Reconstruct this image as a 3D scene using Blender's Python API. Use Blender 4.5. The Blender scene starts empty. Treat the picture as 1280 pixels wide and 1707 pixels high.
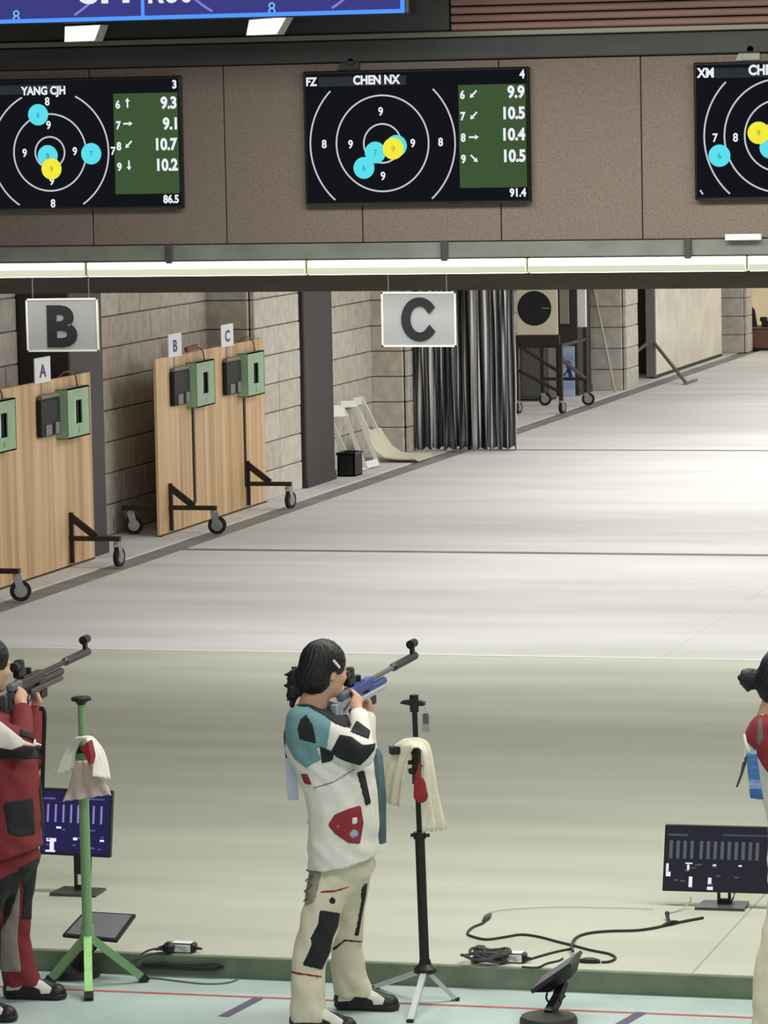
import bpy, bmesh, math, random
import numpy as np
from mathutils import Vector, Matrix

random.seed(4)
sc = bpy.context.scene
COL = sc.collection

# ------------------------------------------------------------------ camera, world, lights, exposure
cam_data = bpy.data.cameras.new('camera')
cam_data.sensor_fit = 'HORIZONTAL'
cam_data.sensor_width = 36.0
cam_data.lens = 188.4
cam_data.clip_end = 300
cam = bpy.data.objects.new('camera', cam_data)
COL.objects.link(cam)
cam.matrix_world = Matrix(((0.963727, -0.007251, 0.266792, 4.80471), (0.266175, 0.099243, -0.958802, -16.61680), (-0.019525, 0.995037, 0.097573, 3.90000)) + ((0, 0, 0, 1),))
sc.camera = cam

world = bpy.data.worlds.new('world')
sc.world = world
world.use_nodes = True
world.node_tree.nodes['Background'].inputs[0].default_value = (0.95, 0.96, 0.92, 1)
world.node_tree.nodes['Background'].inputs[1].default_value = 0.42

def area(name, loc, sx, sy, power, col=(1, 1, 1), rot=(0, 0, 0)):
    l = bpy.data.lights.new(name, 'AREA')
    l.shape = 'RECTANGLE'; l.size = sx; l.size_y = sy; l.energy = power; l.color = col
    o = bpy.data.objects.new(name, l)
    o.location = loc; o.rotation_euler = rot
    COL.objects.link(o)
    return o

area('hall_light', (1.6, 1.5, 4.7), 6, 0.9, 262, (1.0, 1.0, 0.94))
area('bay_fill', (-5.6, 48.6, 3.5), 1.2, 0.6, 70, (1.0, 0.9, 0.72))  # added warm fill, no visible fixture, brightens the far end wall
area('hall_light', (2.5, -3.2, 4.7), 7, 1.0, 175, (0.95, 1.0, 0.97))
for ly in (11.2, 16.5, 22.3, 26.0, 29.6, 34.5, 39.2, 44.5):
    for lx in (-2.8, 2.2, 7.2):
        area('range_light', (lx, ly, 3.62), 3.4, 0.9, 106, (1.0, 1.0, 0.985))

sc.view_settings.view_transform = 'Standard'
sc.view_settings.look = 'None'
sc.view_settings.gamma = 1.0
sc.view_settings.use_curve_mapping = False
sc.view_settings.exposure = 0.0

# ------------------------------------------------------------------ materials
def lin(c):
    c = c / 255.0
    return c / 12.92 if c <= 0.04045 else ((c + 0.055) / 1.055) ** 2.4

def rgb(r, g, b):
    return (lin(r), lin(g), lin(b), 1)

MATS = {}
def mat(name, col, rough=0.6, metal=0.0, var=0.0, scale=8.0, stretch=(1, 1, 1), bump=0.0, detail=4, spec=0.5):
    """A procedural principled material; var mixes a darker tone by noise in world position."""
    if name in MATS: return MATS[name]
    m = bpy.data.materials.new(name); m.use_nodes = True
    nt = m.node_tree; b = nt.nodes['Principled BSDF']
    b.inputs['Base Color'].default_value = rgb(*col)
    b.inputs['Roughness'].default_value = rough
    b.inputs['Metallic'].default_value = metal
    b.inputs['Specular IOR Level'].default_value = spec
    if var or bump:
        g = nt.nodes.new('ShaderNodeNewGeometry')
        mp = nt.nodes.new('ShaderNodeMapping'); mp.inputs['Scale'].default_value = stretch
        n = nt.nodes.new('ShaderNodeTexNoise'); n.inputs['Scale'].default_value = scale; n.inputs['Detail'].default_value = detail
        nt.links.new(g.outputs['Position'], mp.inputs['Vector']); nt.links.new(mp.outputs[0], n.inputs['Vector'])
        if var:
            r = nt.nodes.new('ShaderNodeValToRGB')
            r.color_ramp.elements[0].position = 0.3; r.color_ramp.elements[1].position = 0.7
            k = 1 - var
            c = rgb(*col)
            r.color_ramp.elements[0].color = (c[0] * k, c[1] * k, c[2] * k, 1)
            r.color_ramp.elements[1].color = (min(1, c[0] * (1 + var * .5)), min(1, c[1] * (1 + var * .5)), min(1, c[2] * (1 + var * .5)), 1)
            nt.links.new(n.outputs['Fac'], r.inputs[0]); nt.links.new(r.outputs[0], b.inputs['Base Color'])
        if bump:
            bp = nt.nodes.new('ShaderNodeBump'); bp.inputs['Strength'].default_value = bump; bp.inputs['Distance'].default_value = 0.01
            nt.links.new(n.outputs['Fac'], bp.inputs['Height']); nt.links.new(bp.outputs[0], b.inputs['Normal'])
    MATS[name] = m
    return m

def emit(name, col, strength=1.0):
    if name in MATS: return MATS[name]
    m = bpy.data.materials.new(name); m.use_nodes = True
    nt = m.node_tree; nt.nodes.clear()
    e = nt.nodes.new('ShaderNodeEmission'); e.inputs[0].default_value = rgb(*col); e.inputs[1].default_value = strength
    o = nt.nodes.new('ShaderNodeOutputMaterial'); nt.links.new(e.outputs[0], o.inputs[0])
    MATS[name] = m
    return m

def stripes(name, cols, axis, scale, rough=0.6, distort=1.5, var=0.2, stops=None):
    """Streaky material: noise stretched along the other two axes of world position."""
    m = bpy.data.materials.new(name); m.use_nodes = True
    nt = m.node_tree; b = nt.nodes['Principled BSDF']; b.inputs['Roughness'].default_value = rough
    g = nt.nodes.new('ShaderNodeNewGeometry'); mp = nt.nodes.new('ShaderNodeMapping')
    s = [0.25, 0.25, 0.25]; s[axis] = scale; mp.inputs['Scale'].default_value = s
    n = nt.nodes.new('ShaderNodeTexNoise'); n.inputs['Scale'].default_value = 1.0; n.inputs['Detail'].default_value = 3
    r = nt.nodes.new('ShaderNodeValToRGB')
    while len(r.color_ramp.elements) < len(cols): r.color_ramp.elements.new(0.5)
    for i, c in enumerate(cols):
        r.color_ramp.elements[i].position = stops[i] if stops else 0.3 + 0.4 * i / max(1, len(cols) - 1)
        r.color_ramp.elements[i].color = rgb(*c)
    nt.links.new(g.outputs['Position'], mp.inputs[0]); nt.links.new(mp.outputs[0], n.inputs['Vector'])
    nt.links.new(n.outputs['Fac'], r.inputs[0]); nt.links.new(r.outputs[0], b.inputs['Base Color'])
    MATS[name] = m
    return m

# ------------------------------------------------------------------ mesh helpers
ORG = {}
class MB:
    """Collects shapes in world coordinates; build() links them as ONE mesh object."""
    def __init__(s): s.v = []; s.f = []
    def add(s, vs, fs, xf=None):
        o = len(s.v)
        s.v += [tuple(xf @ Vector(p)) for p in vs] if xf else [tuple(p) for p in vs]
        s.f += [tuple(i + o for i in f) for f in fs]
        return s
    def box(s, lo, hi, b=0.0, xf=None):
        c = [(lo[i] + hi[i]) / 2 for i in range(3)]; d = [abs(hi[i] - lo[i]) for i in range(3)]
        b = min(b, 0.45 * min(d))
        bm = bmesh.new(); bmesh.ops.create_cube(bm, size=1.0)
        for v in bm.verts: v.co = Vector((v.co.x * d[0] + c[0], v.co.y * d[1] + c[1], v.co.z * d[2] + c[2]))
        if b > 0: bmesh.ops.bevel(bm, geom=list(bm.edges), offset=b, segments=1, profile=0.5, affect='EDGES')
        bm.verts.ensure_lookup_table()
        s.add([v.co[:] for v in bm.verts], [[v.index for v in f.verts] for f in bm.faces], xf); bm.free()
        return s
    def cyl(s, a, b, r0, r1=None, n=14, caps=True, xf=None):
        r1 = r0 if r1 is None else r1
        a = Vector(a); b = Vector(b); d = (b - a).normalized()
        u = d.cross(Vector((0, 0, 1)) if abs(d.z) < .9 else Vector((1, 0, 0))).normalized(); w = d.cross(u)
        vs = []
        for p, r in ((a, r0), (b, r1)):
            for i in range(n):
                t = 2 * math.pi * i / n
                vs.append(p + (u * math.cos(t) + w * math.sin(t)) * r)
        fs = [(i, (i + 1) % n, n + (i + 1) % n, n + i) for i in range(n)]
        if caps: fs += [tuple(range(n - 1, -1, -1)), tuple(range(n, 2 * n))]
        return s.add(vs, fs, xf)
    def beam(s, a, b, w, h, up=(0, 0, 1), xf=None):
        """A rectangular bar from a to b, w wide, h tall."""
        a = Vector(a); b = Vector(b); d = (b - a).normalized(); u = Vector(up)
        if abs(d.dot(u)) > .98: u = Vector((1, 0, 0))
        x = d.cross(u).normalized(); y = x.cross(d).normalized()
        vs = [p + x * (w / 2) * i + y * (h / 2) * j for p in (a, b) for i, j in ((-1, -1), (1, -1), (1, 1), (-1, 1))]
        return s.add(vs, [(3, 2, 1, 0), (4, 5, 6, 7), (0, 1, 5, 4), (1, 2, 6, 5), (2, 3, 7, 6), (3, 0, 4, 7)], xf)
    def tube(s, pts, r, n=8, smooth=4, xf=None):
        P = [Vector(p) for p in pts]
        if smooth > 1 and len(P) > 2:
            Q = []
            for i in range(len(P) - 1):
                p0 = P[max(i - 1, 0)]; p1 = P[i]; p2 = P[i + 1]; p3 = P[min(i + 2, len(P) - 1)]
                for k in range(smooth):
                    t = k / smooth
                    Q.append(0.5 * ((2 * p1) + (p2 - p0) * t + (2 * p0 - 5 * p1 + 4 * p2 - p3) * t * t + (3 * p1 - p0 - 3 * p2 + p3) * t ** 3))
            P = Q + [P[-1]]
        vs = []; m = len(P)
        rr = r if callable(r) else (lambda t: r)
        for i, p in enumerate(P):
            d = (P[min(i + 1, m - 1)] - P[max(i - 1, 0)]).normalized()
            u = d.cross(Vector((0, 0, 1)) if abs(d.z) < .9 else Vector((1, 0, 0))).normalized(); w = d.cross(u)
            for k in range(n):
                t = 2 * math.pi * k / n
                vs.append(p + (u * math.cos(t) + w * math.sin(t)) * rr(i / max(1, m - 1)))
        fs = [(i * n + k, i * n + (k + 1) % n, (i + 1) * n + (k + 1) % n, (i + 1) * n + k) for i in range(m - 1) for k in range(n)]
        fs += [tuple(range(n - 1, -1, -1)), tuple((m - 1) * n + k for k in range(n))]
        return s.add(vs, fs, xf)
    def lathe(s, prof, n=24, xf=None):
        """prof: (radius, z) from bottom to top, around the local z axis."""
        vs = [(r * math.cos(2 * math.pi * k / n), r * math.sin(2 * math.pi * k / n), z) for r, z in prof for k in range(n)]
        m = len(prof)
        fs = [(i * n + k, i * n + (k + 1) % n, (i + 1) * n + (k + 1) % n, (i + 1) * n + k) for i in range(m - 1) for k in range(n)]
        fs += [tuple(range(n - 1, -1, -1)), tuple((m - 1) * n + k for k in range(n))]
        return s.add(vs, fs, xf)
    def prism(s, poly, vec, xf=None):
        """poly: 3D points, extruded by vec."""
        n = len(poly); vec = Vector(vec)
        vs = [Vector(p) for p in poly] + [Vector(p) + vec for p in poly]
        fs = [tuple(range(n - 1, -1, -1)), tuple(range(n, 2 * n))] + [(i, (i + 1) % n, n + (i + 1) % n, n + i) for i in range(n)]
        return s.add(vs, fs, xf)
    def sheet(s, g, th):
        """g: rows of 3D points; a closed cloth shell th thick."""
        a = len(g); b = len(g[0])
        P = np.array(g, float)
        du = np.gradient(P, axis=0); dv = np.gradient(P, axis=1)
        nn = np.cross(du, dv); nn /= np.maximum(np.linalg.norm(nn, axis=2, keepdims=True), 1e-9)
        T = P + nn * th / 2; B = P - nn * th / 2
        vs = [tuple(x) for x in T.reshape(-1, 3)] + [tuple(x) for x in B.reshape(-1, 3)]
        o = a * b
        fs = []
        for i in range(a - 1):
            for j in range(b - 1):
                q = (i * b + j, (i + 1) * b + j, (i + 1) * b + j + 1, i * b + j + 1)
                fs.append(q); fs.append(tuple(o + k for k in reversed(q)))
        rim = [i * b for i in range(a)] + [(a - 1) * b + j for j in range(1, b)] + [i * b + b - 1 for i in range(a - 2, -1, -1)] + [j for j in range(b - 2, 0, -1)]
        for k in range(len(rim)):
            p, q = rim[k], rim[(k + 1) % len(rim)]
            fs.append((q, p, o + p, o + q))
        return s.add(vs, fs)
    def build(s, name, m, parent=None, org=None, ang=35, **kw):
        return link_mesh(name, s.v, s.f, m, parent, org, ang, **kw)

def make_mesh(name, v, f, m, ang=35):
    me = bpy.data.meshes.new(name)
    me.from_pydata([tuple(p) for p in v], [], [tuple(x) for x in f])
    me.materials.append(m)
    me.polygons.foreach_set('use_smooth', [True] * len(me.polygons))
    if ang < 180: me.set_sharp_from_angle(angle=math.radians(ang))
    me.update()
    return me

def link_mesh(name, v, f, m, parent=None, org=None, ang=35, **kw):
    if parent is not None:
        o0 = ORG[parent.name]
    else:
        o0 = Vector(org) if org is not None else Vector((0, 0, 0))
    v = [(p[0] - o0[0], p[1] - o0[1], p[2] - o0[2]) for p in v]
    ob = bpy.data.objects.new(name, make_mesh(name, v, f, m, ang))
    COL.objects.link(ob)
    if parent is not None: ob.parent = parent
    else: ob.location = o0
    ORG[ob.name] = o0
    props(ob, **kw)
    return ob

def props(o, label=None, category=None, group=None, kind=None):
    for k, x in (('label', label), ('category', category), ('group', group), ('kind', kind)):
        if x: o[k] = x

def thing(name, loc, label, category, group=None):
    o = bpy.data.objects.new(name, None)
    o.empty_display_size = 0.1
    COL.objects.link(o); o.location = loc; ORG[o.name] = Vector(loc)
    props(o, label, category, group)
    return o

_T = {}
def glyphs(text, bold=0.0):
    key = (text, bold)
    if key not in _T:
        cu = bpy.data.curves.new('lettering', 'FONT'); cu.body = text; cu.size = 1.0; cu.offset = bold; cu.resolution_u = 4
        ob = bpy.data.objects.new('lettering', cu)
        me = ob.to_mesh()
        _T[key] = ([tuple(v.co) for v in me.vertices], [tuple(p.vertices) for p in me.polygons])
        ob.to_mesh_clear(); bpy.data.objects.remove(ob); bpy.data.curves.remove(cu)
    return _T[key]

def add_text(mb, text, p, ux, uz, h, align='c', bold=0.02, squeeze=1.0):
    """Flat lettering: p is the middle of the line's cap height, h the cap height."""
    v, f = glyphs(text, bold)
    s = h / 0.729
    xs = [q[0] for q in v]
    x0 = {'c': (min(xs) + max(xs)) / 2, 'l': min(xs), 'r': max(xs)}[align]
    p = Vector(p); ux = Vector(ux); uz = Vector(uz)
    mb.add([p + ux * ((q[0] - x0) * s * squeeze) + uz * ((q[1] - 0.3645) * s) for q in v], f)

# ------------------------------------------------------------------ shared materials
M_range = mat('range_concrete', (212, 211, 207), 0.75, var=0.13, scale=1.1, stretch=(0.35, 1.6, 1), detail=6)
M_near = mat('near_concrete', (196, 197, 180), 0.7, var=0.14, scale=1.3, stretch=(0.3, 1.5, 1), detail=6)
M_joint = mat('joint_grey', (122, 121, 118), 0.9, var=0.2, scale=6)
M_drain = mat('drain_grey', (140, 138, 134), 0.85, var=0.25, scale=3)
M_fire = mat('firing_paint', (184, 202, 196), 0.5, var=0.13, scale=2.6, detail=7)
M_green = mat('riser_green', (120, 134, 112), 0.7, var=0.2, scale=9)
M_redline = mat('red_line', (190, 92, 88), 0.6, var=0.2, scale=14)
M_purple = mat('purple_tape', (92, 84, 112), 0.6)
M_panel = mat('fabric_panel', (118, 104, 95), 0.95, var=0.22, scale=95, detail=2, bump=0.3)
M_dark = mat('dark_trim', (62, 62, 60), 0.7, var=0.15, scale=6)
M_black = mat('black_plastic', (22, 22, 24), 0.45)
M_gloss = mat('black_gloss', (14, 15, 18), 0.2)
M_wood = stripes('bamboo_ply', [(178, 140, 98), (208, 172, 128), (222, 194, 154)], 1, 9.0, 0.55)
M_slat = mat('reddish_slat', (140, 106, 94), 0.6, var=0.25, scale=5, stretch=(0.4, 1, 6))
M_block = [mat('block_tan', (206, 198, 186), 0.9, var=0.18, scale=9, bump=0.4), mat('block_warm', (200, 189, 175), 0.9, var=0.2, scale=9, bump=0.4), mat('block_grey', (198, 192, 182), 0.9, var=0.18, scale=9, bump=0.4)]
M_mortar = mat('mortar', (172, 162, 150), 0.95, var=0.1)
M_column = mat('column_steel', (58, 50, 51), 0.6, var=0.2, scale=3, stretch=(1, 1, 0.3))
M_steel = mat('dark_steel', (52, 42, 38), 0.5, 0.3)
M_zinc = mat('zinc', (170, 170, 172), 0.3, 0.9)
M_tyre = mat('tyre_rubber', (28, 28, 28), 0.8)
M_tgreen = mat('target_green', (150, 182, 146), 0.5, var=0.08, scale=6)
M_white = mat('white_plastic', (232, 230, 222), 0.5)
M_cream = mat('cream_plastic', (222, 214, 190), 0.6, var=0.08, scale=4)
M_paper = mat('paper_white', (236, 236, 238), 0.8)
M_ink = mat('ink_black', (24, 24, 30), 0.8)
M_inkblue = mat('ink_blue', (84, 84, 130), 0.8)
M_skin = mat('skin', (214, 168, 140), 0.55, var=0.06, scale=12)
M_hair = mat('black_hair', (15, 13, 14), 0.55, var=0.3, scale=60, stretch=(1, 1, 0.2))
M_red = mat('red_cloth', (150, 38, 44), 0.8, var=0.12, scale=20)
M_cable = mat('cable_rubber', (48, 46, 44), 0.6)
E_white = emit('screen_white', (235, 238, 245), 1.0)
E_grey = emit('screen_line', (205, 208, 215), 0.9)
E_back = emit('screen_black', (24, 25, 31), 0.8)
E_green = emit('screen_green', (62, 86, 54), 1.0)
E_cyan = emit('screen_cyan', (92, 224, 238), 1.0)
E_yellow = emit('screen_yellow', (244, 236, 62), 1.0)
E_cdig = emit('screen_cyan_digit', (50, 140, 155), 1.0)
E_ydig = emit('screen_yellow_digit', (165, 155, 50), 1.0)
E_head = emit('screen_header', (46, 49, 54), 1.0)

# ------------------------------------------------------------------ floors
def floor_slab(parent, x0, x1, y0, y1, z, m):
    return MB().box((x0, y0, z - 0.06), (x1, y1, z), 0.004).build('slab', m, parent)

fire = MB().box((-9, -7, -0.12), (14, 0.6, 0.0)).build('floor', M_fire, kind='structure')
rl = MB().box((-9, 0.222, -0.01), (14, 0.250, 0.0015)).build('line_marking', M_redline, fire, label='thin red line along the firing points')
for a, b in (((-0.549, -0.162, 0.000), (-0.506, 0.212, -0.000)), ((1.162, -0.159, 0.000), (1.233, 0.252, 0.000))):
    d = (Vector(b) - Vector(a)).normalized(); n = Vector((-d.y, d.x, 0)) * 0.025
    MB().prism([Vector(a) - n, Vector(b) - n, Vector(b) + n, Vector(a) + n], (0, 0, 0.002)).build('tape_mark', M_purple, fire)
MB().box((-9, 0.6, -0.12), (14, 0.63, 0.098), 0.004).build('trim_1', M_green, kind='structure')

rng = MB().box((-8.2, 0.63, -0.1), (14, 52, 0.05)).build('floor', M_joint, kind='structure')
for y0, y1, m, xs in ((0.63, 10.72, M_near, (-6.5, 1.38, 7.98, 14)), (10.78, 17.22, M_range, (-6.5, -0.82, 6.0, 14)), (17.40, 27.78, M_range, (-6.5, 3.58, 9, 14)), (27.96, 52, M_range, (-6.5, 3.58, 9, 14))):
    for i in range(len(xs) - 1):
        floor_slab(rng, xs[i] + 0.0013, xs[i + 1] - 0.0013, y0, y1, 0.1, m)
for ja_, jb_ in ((17.225, 17.395), (27.785, 27.955)):
    MB().box((-6.49, ja_, 0.04), (13.9, jb_, 0.096), 0.002).build('joint_strip', M_joint, rng)
for i in range(8):
    floor_slab(rng, -8.2, -6.77, 0.63 + i * 6.4, 0.63 + (i + 1) * 6.4 - 0.006, 0.1, M_range)
MB().box((-9, 10.725, 0.05), (14, 10.775, 0.101)).build('line_marking', mat('white_line', (232, 232, 224), 0.7), rng, label='white line across the range floor')
for i in range(26):
    MB().box((-6.765, 0.65 + i * 1.97, 0.03), (-6.505, 0.65 + (i + 1) * 1.97 - 0.01, 0.088), 0.004).build('drain_cover', M_drain, rng)

# ------------------------------------------------------------------ front wall above the firing line (panels, ledge, cornice, slats)
YW = 3.43
wf = MB().box((-9, YW + 0.02, 3.26), (14, YW + 0.2, 5.2)).build('wall_front', mat('wall_core', (60, 54, 50), 0.9), kind='structure')
px0 = -2.335
for i in range(-9, 22):
    x = px0 + i * 0.738
    MB().box((x + 0.003, YW, 3.262), (x + 0.735, YW + 0.03, 4.185), 0.003).build('panel', M_panel, wf)
MB().box((-9, YW - 0.03, 4.19), (14, YW + 0.02, 4.30), 0.006).build('trim_2', M_dark, kind='structure')
MB().box((-9, YW - 0.05, 4.305), (14, YW + 0.02, 4.333), 0.004).build('trim_3', mat('pale_metal_edge', (120, 116, 104), 0.4, 0.4), kind='structure')
for i in range(9):
    MB().box((-0.36, YW - 0.04, 4.337 + i * 0.042), (14, YW + 0.02, 4.337 + i * 0.042 + 0.034), 0.007).build('slat', M_slat, wf)
MB().box((-9, YW - 0.01, 3.176), (14, YW + 0.16, 3.258), 0.006).build('trim_4', mat('ledge_grey', (120, 122, 116), 0.5, 0.2, var=0.2, scale=5), kind='structure')
MB().box((-9, -4, 5.2), (14, YW + 0.2, 5.3)).build('ceiling', M_dark, kind='structure')

MB().box((-9, YW - 0.035, 4.337), (-0.37, YW + 0.02, 4.75), 0.006).build('trim_6', M_dark, kind='structure')
# strip lights under the ledge
E_tube = emit('tube_light', (255, 255, 240), 2.2)
M_diff = mat('lamp_cover', (226, 224, 200), 0.5)
fx = [(-3.625, 3.500, 3.156)[0], (-2.375, 3.500, 3.145)[0], (-1.163, 3.500, 3.134)[0], (0.016, 3.500, 3.123)[0], (1.154, 3.500, 3.113)[0], (2.262, 3.500, 3.103)[0]]
E_cover = emit('lit_cover', (222, 222, 196), 1.0)
where = ['strip light over the left edge of the B sign', 'strip light right of the B sign', 'strip light over the C sign', 'strip light in front of the wheeled target frame', 'strip light at the right end of the row']
for i in range(5):
    a, b = fx[i] + 0.004, fx[i + 1] - 0.004
    t = thing('strip_light', ((a + b) / 2, YW + 0.1, 3.17), 'long glowing white ' + where[i], 'light', 'strip lights under the front wall')
    MB().box((a, YW - 0.02, 3.098), (b, YW + 0.14, 3.172), 0.004).build('housing', M_diff, t)
    MB().box((a + 0.006, YW - 0.028, 3.134), (b - 0.006, YW - 0.012, 3.170), 0.006).build('tube', E_tube, t)
    MB().box((a + 0.006, YW - 0.026, 3.100), (b - 0.006, YW - 0.012, 3.131), 0.004).build('diffuser', E_cover, t)
    MB().box((a + 0.01, YW - 0.01, 3.0955), (b - 0.01, YW + 0.13, 3.0985)).build('lower_diffuser', emit('tube_down', (255, 255, 240), 6.0), t)
for i, u in enumerate(((-1.908, 3.400, 3.223)[0], (-0.418, 3.400, 3.208)[0], (0.854, 3.400, 3.196)[0])):
    MB().box((u - 0.018, YW - 0.03, 3.160), (u + 0.018, YW - 0.005, 3.262), 0.004).build('bracket', M_dark, label=['dark bracket on the ledge above the B bay', 'dark bracket on the ledge above the C sign', 'dark bracket on the ledge at the right'][i], category='bracket', group='brackets on the grey ledge')
MB().box(Vector((1.049, 3.380, 3.264)) + Vector((0, 0, -0.012)), Vector((1.232, 3.380, 3.271)) + Vector((0, .04, 0.012)), 0.004).build('junction_box', M_white, label='small white box on the ledge at the far right', category='box')

# baffle beam and range ceiling, range side walls
MB().box((-9, 6.0, 2.895), (14, 6.25, 3.72)).build('beam_baffle', mat('beam_dark', (118, 108, 104), 0.8, var=0.15, scale=4, stretch=(1, 1, 4)), kind='structure')
MB().box((-9, YW + 0.2, 3.72), (14, 52, 3.85)).build('ceiling', mat('range_ceiling', (150, 148, 142), 0.9), kind='structure')
MB().box((14, -7, -0.12), (14.2, 52, 5.3)).build('wall_right', mat('plain_wall', (170, 164, 154), 0.9, var=0.1), kind='structure')
endw = MB().box((-9, 50.2, 0), (14, 50.4, 3.8)).build('wall_end', mat('warm_wall', (236, 222, 190), 0.9, var=0.12, scale=1.5), kind='structure')

# ------------------------------------------------------------------ left side: block walls in bays, pilasters, columns
_BK = {}
def block_mesh(l, h, mi):
    k = (round(l, 3), round(h, 3), mi)
    if k not in _BK:
        q = MB().box((0, -0.05, 0), (l, 0, h), 0.008)
        _BK[k] = make_mesh('block', q.v, q.f, M_block[mi], 35)
    return _BK[k]

def block_face(parent, p, d, length, z0, z1, L=0.6, H=0.29, j=0.009, bond=True):
    """Running-bond blocks from point p along direction d; the face looks to the right-hand side of d."""
    o0 = ORG[parent.name]
    ang = math.atan2(d[1], d[0])
    row = 0; z = z0
    while z + H * 0.6 < z1:
        h = min(H, z1 - z) - j
        s = 0.0 if row % 2 or not bond else -L / 2
        while s < length - 0.03:
            a = max(s, 0.0); b = min(s + L, length)
            if b - a > 0.05:
                ob = bpy.data.objects.new('block', block_mesh(b - a - j, h, random.choice((0, 0, 1, 2))))
                COL.objects.link(ob); ob.parent = parent
                pr = random.uniform(-0.004, 0.004)
                ob.location = (p[0] + d[0] * (a + j / 2) + d[1] * pr - o0[0], p[1] + d[1] * (a + j / 2) - d[0] * pr - o0[1], z - o0[2])
                ob.rotation_euler = (0, 0, ang)
            s += L
        z += H; row += 1

XW = -7.62
def side_wall(y0, y1, x=XW, z1=2.99):
    w = MB().box((x - 0.4, y0, 0.05), (x - 0.046, y1, 3.72)).build('wall_left', M_mortar, kind='structure')
    block_face(w, (x, y0), (0, 1), y1 - y0, 0.1, z1)
    return w
def pilaster(y0, y1, x0, x1, z1=2.99):
    w = MB().box((x0 - 0.4, y0 + 0.046, 0.05), (x1 - 0.046, y1, 3.72)).build('wall_left', M_mortar, kind='structure')
    block_face(w, (x0, y0), (1, 0), x1 - x0, 0.1, z1, L=x1 - x0, bond=False)
    block_face(w, (x1, y0), (0, 1), y1 - y0, 0.1, z1, L=0.8, bond=False)
    return w
side_wall(11.0, 16.1)
MB().box((-8.0, -7, -0.12), (-7.62, 11.0, 5.2)).build('wall_left', mat('plain_wall', (170, 164, 154)), kind='structure')
side_wall(17.0, 21.5)
pilaster(21.5, 23.05, XW, -7.15)
side_wall(24.15, 27.5)
pilaster(27.5, 28.75, XW, -7.2)
side_wall(28.8, 37.6, -8.0, 2.4)
pilaster(37.6, 38.4, -7.42, -6.82, 2.4)
side_wall(38.4, 46.0, -7.62, 1.5)
pilaster(46.0, 46.45, -7.3, -6.66, 2.1)


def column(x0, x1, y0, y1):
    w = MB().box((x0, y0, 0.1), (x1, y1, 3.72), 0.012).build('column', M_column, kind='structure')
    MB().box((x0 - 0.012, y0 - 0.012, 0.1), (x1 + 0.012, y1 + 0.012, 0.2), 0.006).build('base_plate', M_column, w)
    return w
column(-7.64, -7.1, 16.12, 16.98)  # extra width of dark steel stands in for the shadowed recess beside it
column(-7.385, -7.06, 23.08, 24.13)
column(-7.6, -7.2, 36.5, 37.3)
column(-7.7, -6.99, 41.0, 41.8)
MB().box((XW - .01, 17.02, 0.1), (XW + 0.05, 21.45, 0.24), 0.004).build('baseboard_left', M_dark, kind='structure')

# ------------------------------------------------------------------ LED scoreboard, lamps
led = thing('led_screen', (-3.2, 2.6, 4.41), 'large glowing blue scoreboard hanging at the top left above the wall', 'screen')
LX0, LX1, LZ = -4.6, -0.385, 4.412
MB().box((LX0 - .02, 2.6, LZ - 0.004), (LX1 + 0.02, 2.75, LZ + 1.9), 0.006).build('cabinet_frame', M_black, led)
face = MB().box((LX0, 2.592, LZ + 0.005), (LX1, 2.6, LZ + 1.88)).build('screen_face', emit('led_indigo', (62, 62, 132), 1.0), led)
q = MB().box((LX0, 2.586, LZ), (LX1, 2.592, LZ + 0.020)).box((LX1 - 0.02, 2.586, LZ), (LX1, 2.592, LZ + 1.88))
u = (-1.741, 2.590, 4.451)[0]
q.box((u - 0.008, 2.586, LZ), (u + 0.008, 2.592, LZ + 1.88)).build('border_line', emit('led_blue', (70, 130, 255), 1.5), face)
def ring(mb, c, r, w, y, clip, n=72, th=0.0006):
    """A flat ring in the XZ plane, cut off at the clip rectangle."""
    for k in range(n):
        a, b = 2 * math.pi * k / n, 2 * math.pi * (k + 1) / n
        ps = [(c[0] + rr * math.cos(t), c[1] + rr * math.sin(t)) for rr, t in ((r - w / 2, a), (r + w / 2, a), (r + w / 2, b), (r - w / 2, b))]
        if all(clip[0] <= p[0] <= clip[2] and clip[1] <= p[1] <= clip[3] for p in ps):
            mb.add([(p[0], y, p[1]) for p in ps], [(0, 1, 2, 3)])
def disc(mb, c, r, y, n=32):
    mb.add([(c[0] + r * math.cos(2 * math.pi * k / n), y, c[1] + r * math.sin(2 * math.pi * k / n)) for k in range(n)], [tuple(range(n))])
q = MB(); clip = (LX0, LZ + 0.02, LX1 - 0.02, LZ + 1.8)
for cx in ((-2.414, 2.590, 4.468)[0], (-1.066, 2.590, 4.433)[0]):
    for r in (0.42, 0.62, 0.86, 1.12):
        if cx < -1.5: cl = (LX0, clip[1], u - 0.01, clip[3])
        else: cl = (u + 0.01, clip[1], clip[2], clip[3])
        ring(q, (cx, LZ + 0.57), r, 0.012, 2.590, cl, 120)
q.build('ring_graphic', emit('led_line', (130, 130, 215), 1.0), face)
q = MB()
add_text(q, '8', (-2.415, 2.589, 4.450), (1, 0, 0), (0, 0, 1), 0.062, bold=0.0)
add_text(q, '8', (-1.066, 2.589, 4.454), (1, 0, 0), (0, 0, 1), 0.062, bold=0.0)
q.build('ring_digit', emit('led_cyan', (120, 190, 255), 1.0), face)
q = MB()
p = Vector((-1.942, 2.589, 4.495)); add_text(q, 'SH', (p.x, p.y, p.z + 0.096), (1, 0, 0), (0, 0, 1), 0.17, bold=0.03)
p = Vector((-1.594, 2.589, 4.491)); add_text(q, 'RUS', (p.x, p.y, p.z + 0.094), (1, 0, 0), (0, 0, 1), 0.17, bold=0.03, squeeze=0.58)
q.build('lettering', E_white, face)
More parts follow.
